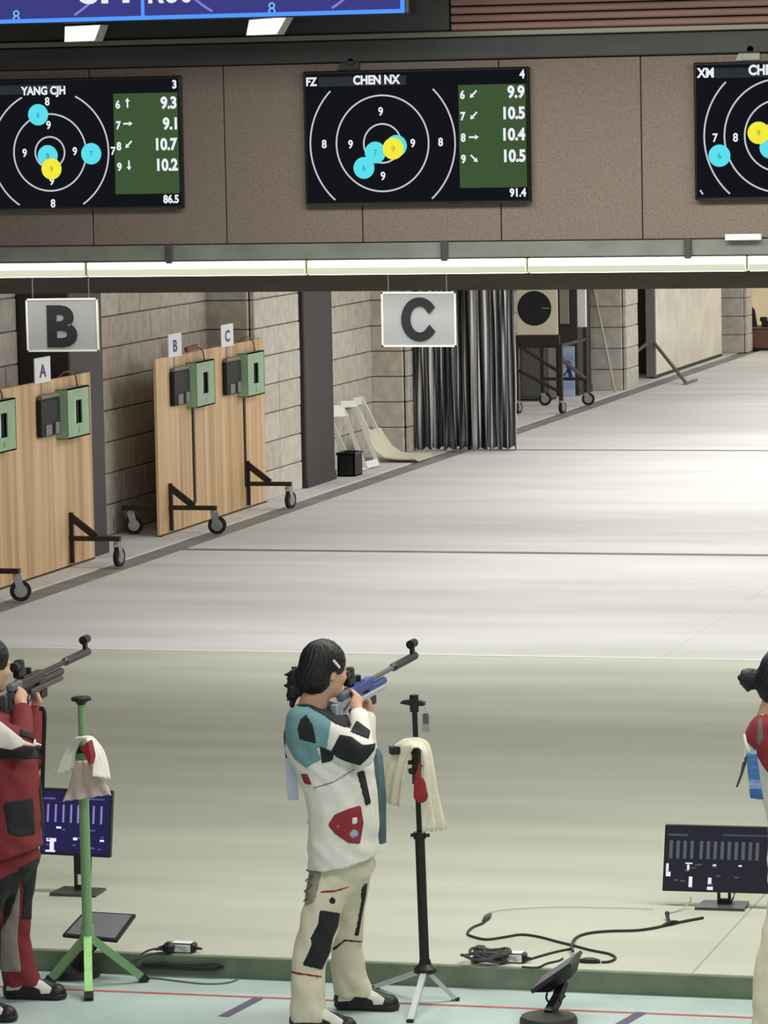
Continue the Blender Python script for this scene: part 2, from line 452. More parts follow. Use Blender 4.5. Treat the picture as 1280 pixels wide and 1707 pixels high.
for i, (a, b, c, d) in enumerate((((-2.378, 3.200, 4.405), (-2.180, 3.200, 4.409), (-2.215, 3.200, 4.327), (-2.383, 3.200, 4.325)), ((-1.376, 3.200, 4.414), (-1.173, 3.200, 4.424), (-1.227, 3.200, 4.337), (-1.394, 3.200, 4.335)))):
    t = thing('ceiling_lamp', ((a[0] + b[0]) / 2, 3.3, a[2]), ['white slanted lamp under the blue scoreboard, the one further left', 'white slanted lamp under the blue scoreboard, the one further right'][i], 'lamp', 'lamps below the scoreboard')
    MB().prism([d, c, b, a], (0, 0.12, 0)).build('housing', M_white, t)
    MB().prism([(Vector(p) * 0.96 + Vector((sum(k[j] for k in (a, b, c, d)) / 4 for j in range(3))) * 0.04) - Vector((0, 0.006, 0)) for p in (d, c, b, a)], (0, 0.004, 0)).build('lens', emit('lamp_glow', (255, 253, 240), 1.3), t)
    MB().beam(((a[0] + b[0]) / 2, 3.3, a[2] - 0.01), ((a[0] + b[0]) / 2, 3.3, 4.9), 0.03, 0.03).build('stem', M_dark, t)
MB().beam((-9, 3.3, 4.9), (2.5, 3.3, 4.9), 0.08, 0.3).build('trim_5', M_dark, kind='structure')

# ------------------------------------------------------------------ score displays on the front wall
DY = YW - 0.045
def display(x0, z0, x1, z1, spec, label):
    W, H = x1 - x0, z1 - z0
    t = thing('score_display', ((x0 + x1) / 2, YW, z0), label, 'display', 'score displays on the brown wall')
    MB().box((x0, DY, z0), (x1, YW - 0.012, z1), 0.006).build('casing', M_gloss, t)
    MB().box((x0 + W * .3, YW - 0.014, z0 + H * .3), (x0 + W * .7, YW - 0.001, z0 + H * .7)).build('wall_mount', M_dark, t)
    yb = DY - 0.001
    scr = MB().box((x0 + 0.012, yb, z0 + 0.014), (x1 - 0.012, DY, z1 - 0.012)).build('screen', E_back, t)
    P = lambda u, v, k=1: (x0 + u * W, yb - 0.0006 * k, z1 - v * H)
    R = lambda mb, a, b, c, d, k=1: mb.add([P(a, d, k), P(c, d, k), P(c, b, k), P(a, b, k)], [(0, 1, 2, 3)])
    q = MB(); R(q, .07, .045, .46, .115); q.build('header_bar', E_head, scr)
    c = P(*spec['centre']); S = W
    q = MB()
    clip = (x0 + 0.02, z0 + 0.02, x0 + W * spec.get('clip', .688), z1 - H * .125)
    for r in spec['rings']:
        q = MB(); ring(q, (c[0], c[2]), r * S, 0.0085, yb - 0.0006, clip, 120); q.build('ring_graphic', E_grey, scr)
    q = MB(); R(q, .690, .125, .985, .885); q.build('score_panel', E_green, scr)
    q = MB()
    for s, u, v, h, al in spec['text']:
        q = MB(); add_text(q, s, P(u, v, 2), (1, 0, 0), (0, 0, 1), h * H, al, 0.042, .88); q.build('lettering', E_white, scr)
    for s, u, v in spec['digits']:
        q = MB(); add_text(q, s, P(u, v, 2), (1, 0, 0), (0, 0, 1), .062 * H, 'c', 0.028, .9); q.build('ring_digit', E_white, scr)
    for i, (dx, dz) in enumerate(spec['arrows']):
        v = .195 + .158 * i
        a = Vector(P(.755, v, 2)); d = Vector((dx, 0, dz)).normalized(); n = Vector((-d.z, 0, d.x)); L = 0.026
        tip = a + d * L; tail = a - d * L
        w = 0.0045; q = MB()
        q.add([tail - n * w, tip - d * .014 - n * w, tip - d * .014 + n * w, tail + n * w], [(0, 1, 2, 3)])
        q.add([tip, tip - d * .02 + n * .013, tip - d * .02 - n * .013], [(0, 1, 2)])
        q.build('arrow', E_white, scr)
    for k, (u, v, colr, s) in enumerate(spec['shots']):
        q = MB(); pc = P(u, v, 3 + k); disc(q, (pc[0], pc[2]), 0.056 if s != 'Y' else .058, pc[1])
        q.build('shot_marker', E_yellow if colr == 'y' else E_cyan, scr)
        if s:
            q = MB(); add_text(q, s, (pc[0], pc[1] - 0.0005, pc[2]), (1, 0, 0), (0, 0, 1), .045 * H, 'c', 0.0)
            q.build('shot_number', E_ydig if colr == 'y' else E_cdig, scr)
    return t

zt, zb = 4.146, 3.456
display(-1.150, zb, 0.049, zt, dict(centre=(.350, .545), rings=(.083, .205, .322), text=[('FZ', .015, .075, .062, 'l'), ('CHEN NX', .330, .070, .066, 'c'), ('4', .982, .052, .062, 'r'),
    ('9.9', .980, .180, .088, 'r'), ('10.5', .980, .335, .088, 'r'), ('10.4', .980, .492, .088, 'r'), ('10.5', .980, .650, .088, 'r'), ('91.4', .980, .922, .060, 'r'),
    ('6', .697, .195, .06, 'l'), ('7', .697, .353, .06, 'l'), ('8', .697, .511, .06, 'l'), ('9', .697, .669, .06, 'l')],
    digits=[('9', .345, .305), ('9', .208, .545), ('9', .485, .545), ('9', .350, .785), ('8', .090, .540), ('8', .608, .540)],
    arrows=[(-1, -1), (-1, -1), (1, 0), (1, -1)],
    shots=[(.412, .565, 'c', ''), (.318, .612, 'c', '7'), (.266, .725, 'c', '6'), (.398, .585, 'y', '9')]),
    'black score display showing CHEN NX, total 91.4')
display(-1.815 - 1.199, zb - 0.006, -1.815, zt - 0.006, dict(centre=(.390, .560), rings=(.068, .168, .272, .376), clip=.690, text=[('YANG CJH', .366, .088, .062, 'c'), ('3', .982, .062, .062, 'r'),
    ('9.3', .980, .198, .088, 'r'), ('9.1', .980, .355, .088, 'r'), ('10.7', .980, .510, .088, 'r'), ('10.2', .980, .665, .088, 'r'), ('86.5', .980, .925, .060, 'r'),
    ('6', .700, .205, .06, 'l'), ('7', .700, .362, .06, 'l'), ('8', .700, .520, .06, 'l'), ('9', .700, .676, .06, 'l')],
    digits=[('8', .384, .170), ('9', .387, .350), ('9', .272, .558), ('9', .506, .552), ('9', .395, .775), ('8', .398, .945), ('7', .684, .555)],
    arrows=[(0, 1), (1, 0), (-1, -1), (0, -1)],
    shots=[(.340, .272, 'c', '6'), (.582, .575, 'c', '7'), (.380, .585, 'c', '8'), (.396, .685, 'y', '9')]),
    'black score display showing YANG CJH, total 86.5')
display(0.898, zb, 2.097, zt, dict(centre=(.365, .540), rings=(.068, .150, .236, .322, .408), text=[('XM', .014, .073, .068, 'l'), ('CHE', .234, .060, .072, 'l')],
    digits=[('7', .090, .545), ('8', .176, .545), ('9', .252, .545)], arrows=[],
    shots=[(.107, .678, 'c', '6'), (.324, .625, 'c', '7'), (.274, .517, 'y', '9')]),
    'black score display marked XM, cut off by the picture edge')

for i, (a, b) in enumerate((((-0.938, 3.410, 4.216), (-0.856, 3.410, 4.150)), ((1.140, 3.410, 4.232), (1.230, 3.410, 4.152)))):
    t = thing('wall_bracket', ((a[0] + b[0]) / 2, YW, b[2]), ['small grey bracket above the CHEN NX display', 'pale grey bracket above the XM display'][i], 'bracket', 'brackets above the displays')
    mm = M_dark if i == 0 else mat('bracket_grey', (150, 146, 138), 0.5)
    MB().box((a[0], YW - 0.012, b[2]), (b[0], YW, a[2]), 0.003).build('plate', mm, t)
    MB().prism([(a[0], YW - 0.012, b[2]), (a[0] - 0.035, YW - 0.012, b[2]), (a[0], YW - 0.012, a[2] - 0.01)], (0, 0.01, 0)).build('gusset', mm, t)
    MB().cyl(((a[0] + b[0]) / 2, YW - 0.03, a[2] - 0.025), ((a[0] + b[0]) / 2, YW - 0.01, a[2] - 0.025), 0.017).build('bolt', M_black, t)

# ------------------------------------------------------------------ hanging lane signs
M_frost = bpy.data.materials.new('frosted_acrylic'); M_frost.use_nodes = True
nt = M_frost.node_tree; b = nt.nodes['Principled BSDF']
b.inputs['Base Color'].default_value = rgb(222, 224, 228); b.inputs['Roughness'].default_value = 0.45
tl = nt.nodes.new('ShaderNodeBsdfTranslucent'); tl.inputs[0].default_value = rgb(232, 232, 236)
tp = nt.nodes.new('ShaderNodeBsdfTransparent'); tp.inputs[0].default_value = rgb(240, 240, 242)
m1 = nt.nodes.new('ShaderNodeMixShader'); m1.inputs[0].default_value = 0.6
m2 = nt.nodes.new('ShaderNodeMixShader'); m2.inputs[0].default_value = 0.30
nt.links.new(b.outputs[0], m1.inputs[1]); nt.links.new(tl.outputs[0], m1.inputs[2])
nt.links.new(m1.outputs[0], m2.inputs[1]); nt.links.new(tp.outputs[0], m2.inputs[2])
nt.links.new(m2.outputs[0], nt.nodes['Material Output'].inputs[0])
def lane_sign(letter, x0, x1, z0, z1, tilt, label):
    ys = 3.62
    t = thing('lane_sign', ((x0 + x1) / 2, ys, z0), label, 'sign', 'hanging lane signs')
    c = ((x0 + x1) / 2, ys, (z0 + z1) / 2)
    xf = Matrix.Translation(c) @ Matrix.Rotation(tilt, 4, 'Y') @ Matrix.Translation((-c[0], -c[1], -c[2]))
    MB().box((x0, ys, z0), (x1, ys + 0.004, z1), xf=xf).build('sheet', M_frost, t)
    q = MB(); w = 0.009
    for a, b_ in (((x0, z0), (x1, z0 + w)), ((x0, z1 - w), (x1, z1)), ((x0, z0), (x0 + w, z1)), ((x1 - w, z0), (x1, z1))):
        q.box((a[0], ys - 0.004, a[1]), (b_[0], ys + 0.008, b_[1]), xf=xf)
    q.build('edge_frame', M_white, t)
    q = MB(); yl = ys - 0.005
    if letter == 'C':
        n_ = 40; a0, a1 = math.radians(33), math.radians(327)
        o_ = [(c[0] + .006 + 0.100 * math.cos(a0 + (a1 - a0) * k / n_), c[2] + 0.115 * math.sin(a0 + (a1 - a0) * k / n_)) for k in range(n_ + 1)]
        i_ = [(c[0] + .006 + 0.049 * math.cos(a0 + (a1 - a0) * k / n_), c[2] + 0.068 * math.sin(a0 + (a1 - a0) * k / n_)) for k in range(n_ + 1)]
        i_[0] = (i_[0][0] + .012, i_[0][1] - .010); i_[-1] = (i_[-1][0] + .012, i_[-1][1] + .010)
        q.add([(x, yl, z) for x, z in o_] + [(x, yl, z) for x, z in i_], [(k, k + 1, n_ + 2 + k, n_ + 1 + k) for k in range(n_)])
    else: add_text(q, letter, (c[0], yl, c[2]), (1, 0, 0), (0, 0, 1), 0.215, 'c', 0.042, 1.06)
    q.build('letter', M_ink, t, label='bold black letter ' + letter)
    for u in (.10, .88):
        x = x0 + (x1 - x0) * u
        MB().cyl((x, ys, z1 - 0.006), (x, ys, 3.093), 0.003, n=6).build('wire', mat('wire_grey', (120, 116, 110), 0.4, 0.6), t)
lane_sign('B', *((-2.794, 3.620, 2.836)[0], (-2.386, 3.620, 2.834)[0]), 2.690, 2.975, -0.004, 'hanging frosted lane sign with a black letter B')
lane_sign('C', *((-0.819, 3.620, 2.850)[0], (-0.417, 3.620, 2.848)[0]), 2.708, 2.995, 0.004, 'hanging frosted lane sign with a black letter C')

# ------------------------------------------------------------------ wheeled wooden target boards parked along the left wall
def caster(parent, x, y, ztop, r, heading, name='caster'):
    q = MB()
    d = Vector((math.cos(heading), math.sin(heading), 0)); s = Vector((-d.y, d.x, 0))
    c = Vector((x, y, 0.1 + r)) + d * 0.03
    for k in (-1, 1):
        q.beam(Vector((x, y, ztop - 0.01)) + s * k * 0.022, c + s * k * 0.022, 0.005, r * 0.75, up=d)
    q.cyl((x, y, ztop - 0.03), (x, y, ztop), 0.03)
    f = q.build(name, M_zinc, parent)
    w = MB().cyl(c - s * 0.018, c + s * 0.018, r, n=28).build('tyre', M_tyre, f)
    MB().cyl(c - s * 0.021, c + s * 0.021, r * 0.62, n=24).build('hub', M_zinc, f)

def target_board(y0, y1, label, boxes, tris, back_tris):
    X = -7.05
    t = thing('target_board', (X, (y0 + y1) / 2, 0.1), label, 'target board', 'wheeled target boards by the left wall')
    MB().box((X - 0.03, y0, 0.112), (X, y1, 1.742), 0.004).build('board', M_wood, t)
    MB().box((X - 0.034, y0 + .01, 0.1), (X + 0.004, y1 - .01, 0.112)).build('bottom_rail', M_steel, t)
    for (yb, lt, zc) in boxes:
        # green box: back plate, mitred side and front with a slot
        fy0, fy1, z0, z1 = yb + 0.20, yb + 0.76, zc - 0.215, zc + 0.215
        fr = X + 0.10
        g = MB()
        g.prism([(X, fy0 - 0.02, z0), (fr, fy0, z0), (fr, fy1, z0), (X, fy1, z0)], (0, 0, 0.012))
        g.prism([(X, fy0 - 0.02, z1 - .012), (fr, fy0, z1 - .012), (fr, fy1, z1 - .012), (X, fy1, z1 - .012)], (0, 0, 0.012))
        g.prism([(X, fy0 - 0.02, z0), (X, fy0, z0), (fr, fy0 + .012, z0), (fr, fy0, z0)], (0, 0, z1 - z0))
        g.box((X, fy1 - .012, z0), (fr, fy1, z1))
        sy0, sy1, sz0, sz1 = fy0 + 0.19, fy0 + 0.37, zc - 0.095, zc + 0.105
        g.box((fr - .012, fy0, z0), (fr, fy1, sz0)); g.box((fr - .012, fy0, sz1), (fr, fy1, z1))
        g.box((fr - .012, fy0, sz0), (fr, sy0, sz1)); g.box((fr - .012, sy1, sz0), (fr, fy1, sz1))
        bx = g.build('target_box', M_tgreen, t, label='pale green metal box with a slot')
        MB().box((fr - 0.05, sy0 + .07, sz0), (fr - 0.03, fy1 - .03, sz1)).build('slot_screen', M_ink, bx)
        MB().box((fr - 0.045, sy0 - .03, sz0), (fr - 0.02, sy0 + .075, sz1)).build('slot_paper', M_paper, bx)
        q = MB(); add_text(q, 'A', (fr + 0.002, fy0 + 0.28, zc - .15), (0, 1, 0), (0, 0, 1), 0.05); q.build('stamp', mat('stamp_green', (104, 146, 116), .7), bx)
        # black mechanism beside the box
        k = MB().box((X, yb - 0.30, zc - 0.16), (X + 0.05, yb + 0.16, zc + 0.155), 0.008)
        k = k.build('mechanism', mat('mechanism_black', (13, 13, 14), .65), t)
        MB().cyl((X + 0.03, yb - 0.28, zc + 0.175), (X + 0.03, yb + 0.15, zc + 0.175), 0.022).build('roller', mat('grey_roller', (130, 118, 104), .5), k)
        MB().box((X + 0.05, yb - 0.22, zc - .15), (X + 0.06, yb - 0.08, zc - .06)).box((X + 0.05, yb + 0.0, zc - .15), (X + 0.065, yb + 0.1, zc - .05)).build('bracket_plate', mat('bracket_steel', (120, 120, 122), .4, .4), k)
        # letter card at the top edge
        if lt:
            cy = yb - 0.14
            cd = MB().box((X + 0.004, cy - 0.19, 1.73), (X + 0.012, cy + 0.19, 1.945)).build('letter_card', M_paper, t, label='white card with the letter ' + lt)
            q = MB(); add_text(q, lt, (X + 0.014, cy, 1.835), (0, 1, 0), (0, 0, 1), 0.11, bold=.03, squeeze=1.5); q.build('letter', M_inkblue, cd)
            MB().box((X - .002, cy - 0.02, 1.60), (X + 0.006, cy + 0.02, 1.74)).build('card_stem', M_zinc, t)
        MB().tube([(X - 0.02, yb + 0.3, 1.74), (X + 0.03, yb + 0.38, 1.79), (X + 0.06, yb + 0.52, 1.75), (X + 0.06, yb + 0.58, zc + 0.20)], 0.007, 6).build('wire', mat('brown_wire', (120, 70, 50), .5), t)
    for yb, head in tris:
        q = MB().beam((X + 0.02, yb, 0.13), (X + 0.02, yb, 0.57), 0.03, 0.03)
        q.beam((X, yb, 0.345), (X + 0.46, yb, 0.345), 0.05, 0.04)
        q.beam((X + 0.01, yb, 0.535), (X + 0.24, yb, 0.36), 0.022, 0.06, up=(1, 0, 1))
        a = q.build('support_arm', M_steel, t)
        caster(t, X + 0.43, yb, 0.325, 0.085, head)
    for yb, head in back_tris:
        q = MB().beam((X - 0.03, yb, 0.345), (X - 0.44, yb, 0.345), 0.05, 0.04).beam((X - 0.05, yb, 0.13), (X - 0.05, yb, 0.57), 0.03, 0.03)
        a = q.build('support_arm', M_steel, t)
        caster(t, X - 0.36, yb, 0.325, 0.085, head)
    return t
tb = target_board(18.29, 21.62, 'wheeled wooden target board with cards B and C, standing alone against the block wall', [(18.96, 'B', 1.44), (20.56, 'C', 1.425)], [(18.57, 0.2), (20.97, 1.35)], [(18.5, 0.4), (21.2, 0.4)])
for yb, z1 in ((19.32, 1.225), (20.93, 1.215)):
    MB().beam((-7.043, yb, 0.32), (-7.043, yb, z1), 0.05, 0.012, up=(1, 0, 0)).build('batten', M_steel, tb)
MB().beam((-7.02, 19.08, 1.78), (-7.02, 19.4, 1.79), 0.03, 0.04).build('clamp', mat('dark_red', (110, 30, 34), .5), tb, label='small dark red clamp on the top edge')
target_board(13.15, 16.50, 'wheeled wooden target board with card A at the left picture edge', [(15.42, 'A', 1.435), (13.62, '', 1.455)], [(15.87, 1.45), (13.42, 0.5)], [])

# ------------------------------------------------------------------ curtain
rows = []
NX, NZ = 190, 26
ph = [random.uniform(0, 6.28) for _ in range(6)]
for i in range(NZ + 1):
    tz = i / NZ; z = 0.105 + 3.1 * tz
    r_ = []
    for k in range(NX + 1):
        u = k / NX
        flare = (1 - tz) ** 2
        x = -7.12 + (1.20 + 0.02 * flare) * u - 0.03 * (tz < .9) + 0.012 * math.sin(9 * tz + 5 * u) * (1 - tz)
        w = u * 2 * math.pi
        y = 27.74 + 0.055 * math.sin(w * 17 + 1.3 * math.sin(w * 2.3 + ph[0]) + 0.5 * math.sin(3.1 * tz + ph[1])) + 0.035 * math.sin(w * 31 + ph[2] + 0.8 * tz) * (0.4 + 0.6 * tz) + 0.05 * flare * math.sin(w * 7 + ph[3])
        r_.append((x, y, z + (0.02 * math.sin(w * 13) + 0.02 if i == 0 else 0)))
    rows.append(r_)
M_curt = stripes('striped_curtain', [(38, 36, 44), (64, 62, 70), (150, 148, 150), (226, 224, 222)], 0, 38.0, 0.6, stops=(.38, .46, .52, .60))
cu = thing('curtain', (-6.5, 27.74, 0.1), 'black, grey and white striped curtain gathered beside the block wall', 'curtain')
MB().sheet(rows, 0.004).build('cloth', M_curt, cu, ang=180)
MB().cyl((-7.3, 27.74, 3.22), (-5.6, 27.74, 3.22), 0.02).build('rail', M_zinc, cu)
q = MB()
for k in range(9): q.cyl((-7.1 + k * .15, 27.74, 3.2), (-7.1 + k * .15, 27.74, 3.73), 0.004, n=5)
q.build('hanger', M_zinc, cu)

# ------------------------------------------------------------------ black cross target on a wheeled frame, and things around it
t = thing('wheeled_target', (-7.0, 33.6, 0.1), 'wheeled dark target frame carrying a cream target with a black disc', 'target')
tx0, tx1, ty, tz0 = -7.28, -6.745, 33.32, 1.105
sh = MB().box((tx0, ty, tz0), (tx1, ty + 0.03, tz0 + 0.62), 0.006).build('target_sheet', M_cream, t, label='cream target sheet with a black disc')
dc = ((-7.047, 33.300, 1.445)[0], (-7.047, 33.300, 1.445)[2])
q = MB().cyl((dc[0], ty - 0.004, dc[1]), (dc[0], ty + 0.001, dc[1]), 0.222, n=48); q.build('black_disc', M_ink, sh)
MB().box((dc[0] + 0.10, ty - 0.006, dc[1] - 0.006), (dc[0] + 0.2, ty - 0.003, dc[1] + 0.006)).build('score_line', mat('line_grey', (150, 150, 150), .8), sh)
q = MB().box((tx0 - 0.02, ty - 0.01, 0.94), (tx1 + 0.02, ty + 0.05, 1.10), 0.006); q.build('apron', M_steel, t)
for x, y in (((-6.705, 33.250, 0.483)[0], 33.28), (tx0 - 0.0, 33.28)):
    MB().beam((x, y, 0.26), (x, y, 1.0), 0.05, 0.05).build('leg', M_steel, t)
    caster(t, x, y, 0.27, 0.075, 1.3)
xr = -6.70
MB().beam((xr, 34.7, 0.26), (xr, 34.7, 1.13), 0.05, 0.05).build('leg', M_steel, t)
caster(t, xr, 34.7, 0.27, 0.085, 0.2)
MB().beam((tx0, 34.7, 0.26), (tx0, 34.7, 1.13), 0.05, 0.05).build('leg', M_steel, t)
caster(t, tx0, 34.7, 0.27, 0.085, 0.2)
for (a, b) in (((xr, 33.3, 0.80), (xr, 34.7, 0.45)), ((tx0, 33.3, 0.66), (xr, 33.32, 0.36)), ((tx0, 33.3, 0.98), (xr - .02, 33.33, 0.62)), ((tx0, 34.7, 0.45), (xr, 34.7, 0.45)), ((xr, 33.3, 0.97), (xr, 34.7, 0.97)), ((tx0, 33.3, 0.97), (tx0, 34.7, 0.97))):
    MB().beam(a, b, 0.035, 0.04).build('brace', M_steel, t)
MB().box((-6.79, 34.66, 1.13), (-6.68, 34.74, 1.9), 0.004).build('edge_board', M_white, t, label='white board seen edge on')
c = thing('cabinet', (-7.55, 35.7, 0.1), 'dark grey steel cabinet behind the wheeled target frame', 'cabinet')
MB().box((-7.78, 35.5, 0.12), (-7.38, 35.95, 0.98), 0.01).build('body', mat('cabinet_grey', (84, 84, 80), .5), c)
MB().box((-7.75, 35.485, 0.16), (-7.41, 35.5, 0.94), 0.004).build('door', mat('cabinet_door', (92, 92, 88), .5), c)
MB().box((-7.78, 35.5, 0.1), (-7.38, 35.95, 0.12)).build('plinth', M_black, c)
a, b = (-7.438, 36.440, 1.565), (-7.313, 36.440, 1.077)
MB().box((a[0], 36.44, b[2]), (b[0], 36.485, a[2] + .3), 0.004).build('grey_panel', mat('beige_grey', (150, 144, 132), .6), label='beige grey panel fixed on the dark column behind the wheeled target', category='panel')
p = (-7.416, 36.400, 0.779); p2 = (-7.233, 36.400, 0.267)
pb = thing('poster_board', (p[0], 36.42, 0.1), 'blue and white printed board leaning behind the wheeled target frame', 'board')
MB().box((p[0] - .02, 36.40, 0.1), (p2[0], 36.42, p[2]), 0.003).build('panel', stripes('blue_print', [(120, 150, 205), (170, 190, 225), (225, 228, 235)], 2, 6.0, .6), pb)
q = MB(); a = Vector((p[0] + .08, 36.398, p[2] - .2)); q.beam(a, a + Vector((.05, 0, -.22)), .004, .05, up=(1, 0, 0)).beam(a + Vector((.02, 0, -.12)), a + Vector((-.05, 0, -.2)), .004, .02, up=(1, 0, 0)); q.cyl(a + Vector((.02, .002, -.04)), a + Vector((.02, -.002, -.04)), .035, n=12)
q.build('print_figure', mat('print_navy', (50, 60, 110), .7), pb)
MB().box((-7.39, 37.5, 0.1), (-7.36, 37.59, 0.85)).build('white_board', M_white, label='narrow white board standing behind the wheeled target frame', category='board')
a, b = (-7.206, 37.560, 1.429), (-6.852, 37.200, 0.088)
MB().cyl((b[0], b[1], 0.105), (a[0], 37.53, a[2] + .1), 0.017, n=10).build('pole', mat('pale_pole', (190, 180, 160), .6), label='thin pale pole leaning on the grey block pilaster', category='pole')

# ------------------------------------------------------------------ big pale board on struts, far left
t = thing('backstop_board', (-6.86, 42.5, 0.1), 'large pale board on metal struts standing by the far left wall', 'board')
MB().box((-6.96, 40.0, 0.14), (-6.86, 45.15, 2.5), 0.006).build('panel', mat('pale_board', (234, 226, 210), .8, var=.14, scale=2.2), t)
MB().box((-6.98, 39.93, 0.12), (-6.845, 40.0, 2.5), 0.004).build('edge_post', mat('grey_post', (120, 118, 118), .5), t)
MB().box((-6.97, 40.0, 0.1), (-6.85, 45.1, 0.14)).build('foot_rail', M_dark, t)
M_strut = mat('strut_grey', (130, 116, 104), .5, .3)
MB().beam((-6.87, 39.96, 0.62), (-6.136, 38.655, 0.110), 0.035, 0.035).build('strut', M_strut, t)
MB().beam((-6.95, 39.96, 0.62), (-7.5, 39.2, 0.12), 0.035, 0.035).build('strut', M_strut, t)
MB().beam((-6.15, 38.6, 0.115), (-6.15, 39.4, 0.115), 0.05, 0.03).build('strut_foot', M_strut, t)
t = thing('low_chest', (-6.2, 46.8, 0.1), 'low brown wooden chest at the far right end of the range', 'chest')
MB().box((-6.755, 46.5, 0.14), (-5.3, 47.3, 0.44), 0.01).build('body', mat('chest_wood', (112, 78, 60), .6, var=.2, scale=4, stretch=(6, 1, 1)), t)
MB().box((-6.76, 46.49, 0.44), (-5.28, 47.32, 0.465), 0.006).build('lid', mat('chest_lid', (96, 66, 50), .6), t)
MB().box((-6.72, 46.53, 0.1), (-5.33, 47.27, 0.14)).build('plinth', M_steel, t)
MB().prism([(-6.70, 46.8, 0.466), (-6.60, 46.8, 0.466), (-6.64, 46.8, 0.74), (-6.70, 46.8, 0.80)], (0, 0.06, 0)).build('wedge', M_steel, label='thin dark pointed piece standing on the brown chest', category='offcut')
MB().box((-6.52, 46.75, 0.466), (-6.35, 46.95, 0.56), 0.01).box((-6.55, 46.78, 0.55), (-6.44, 46.9, 0.62), 0.01).build('tool_case', M_black, label='black lump on the brown chest at the picture edge', category='case')

# ------------------------------------------------------------------ white plastic pieces by the second bay
def leaning_frame(label, tl, tr, bl, br, rail_h, rail):
    o = Vector(((bl[0] + br[0]) / 2, (bl[1] + br[1]) / 2, 0.1))
    t = thing('chair_frame', o, label, 'chair frame', 'white chair frames leaning on the block wall')
    tl, tr, bl, br = map(Vector, (tl, tr, bl, br))
    MB().beam(bl, tl, 0.035, 0.045, up=(1, 0, 0)).build('leg', M_white, t)
    MB().beam(br, tr, 0.035, 0.045, up=(1, 0, 0)).build('leg', M_white, t)
    d = (tl - bl).normalized()
    MB().prism([tl + d * .02, tr + d * .02, tr - d * rail_h, tl - d * rail_h], (0.02, 0.012, 0.01)).build('top_rail', M_white, t)
    MB().prism([bl + d * rail, br + d * rail, br + d * .005, bl + d * .005], (0.02, 0.012, 0.01)).build('bottom_rail', M_white, t)
    return t
leaning_frame('white chair frame leaning behind the black crate, half hidden by the dark column', (-7.44, 25.1, 0.78), (-7.36, 25.48, 0.76), (-7.07, 24.88, 0.108), (-7.0, 25.08, 0.108), 0.12, .02)
leaning_frame('white chair frame leaning between the black crate and the curved seat', (-7.46, 25.7, 0.79), (-7.38, 26.05, 0.77), (-7.02, 25.2, 0.108), (-6.98, 25.55, 0.108), 0.07, .10)
t = thing('seat_shell', (-7.0, 26.3, 0.1), 'white curved plastic seat shell lying against the block wall', 'seat')
prof = [(-7.44, 0.78), (-7.40, 0.70), (-7.33, 0.56), (-7.29, 0.44), (-7.24, 0.32), (-7.16, 0.20), (-7.06, 0.13), (-6.92, 0.113), (-6.71, 0.111)]
g = [[(x, 26.12 + 0.7 * k / 6 - .1 * (1 - i / 8.0) + 0.02 * math.sin(k), z + (0.03 if k in (0, 6) and i > 3 else 0.0)) for k in range(7)] for i, (x, z) in enumerate(prof) if i >= 3]
MB().sheet(g, 0.014).build('shell', M_cream, t)
for yy in (26.2, 26.55):
    MB().beam((-7.45, yy - .02, 0.80), (-7.26, yy + .03, 0.38), 0.03, 0.05, up=(1, 0, 0)).build('leg', M_white, t)
MB().beam((-7.445, 26.17, 0.77), (-7.445, 26.55, 0.76), 0.025, 0.09).build('top_rail', M_white, t)
t = thing('crate', (-7.0, 24.55, 0.1), 'black plastic crate on the floor beside the dark column', 'crate')
q = MB()
x0, x1, y0, y1, h = -7.12, -6.93, 24.42, 24.72, 0.25
q.box((x0, y0, 0.1), (x1, y1, 0.115)); q.box((x0, y0, 0.1), (x1, y0 + .015, .1 + h)); q.box((x0, y1 - .015, 0.1), (x1, y1, .1 + h)); q.box((x0, y0, 0.1), (x0 + .015, y1, .1 + h)); q.box((x1 - .015, y0, 0.1), (x1, y1, .1 + h))
q.build('body', M_black, t)
q = MB().box((x0 - .01, y0 - .01, h + .08), (x1 + .01, y0 + .004, h + .105)).box((x1 - .004, y0 - .01, h + .08), (x1 + .01, y1 + .01, h + .105)).box((x0 - .01, y1 - .004, h + .08), (x1 + .01, y1 + .01, h + .105)).box((x0 - .01, y0 - .01, h + .08), (x0 + .004, y1 + .01, h + .105))
q.build('rim', M_gloss, t)

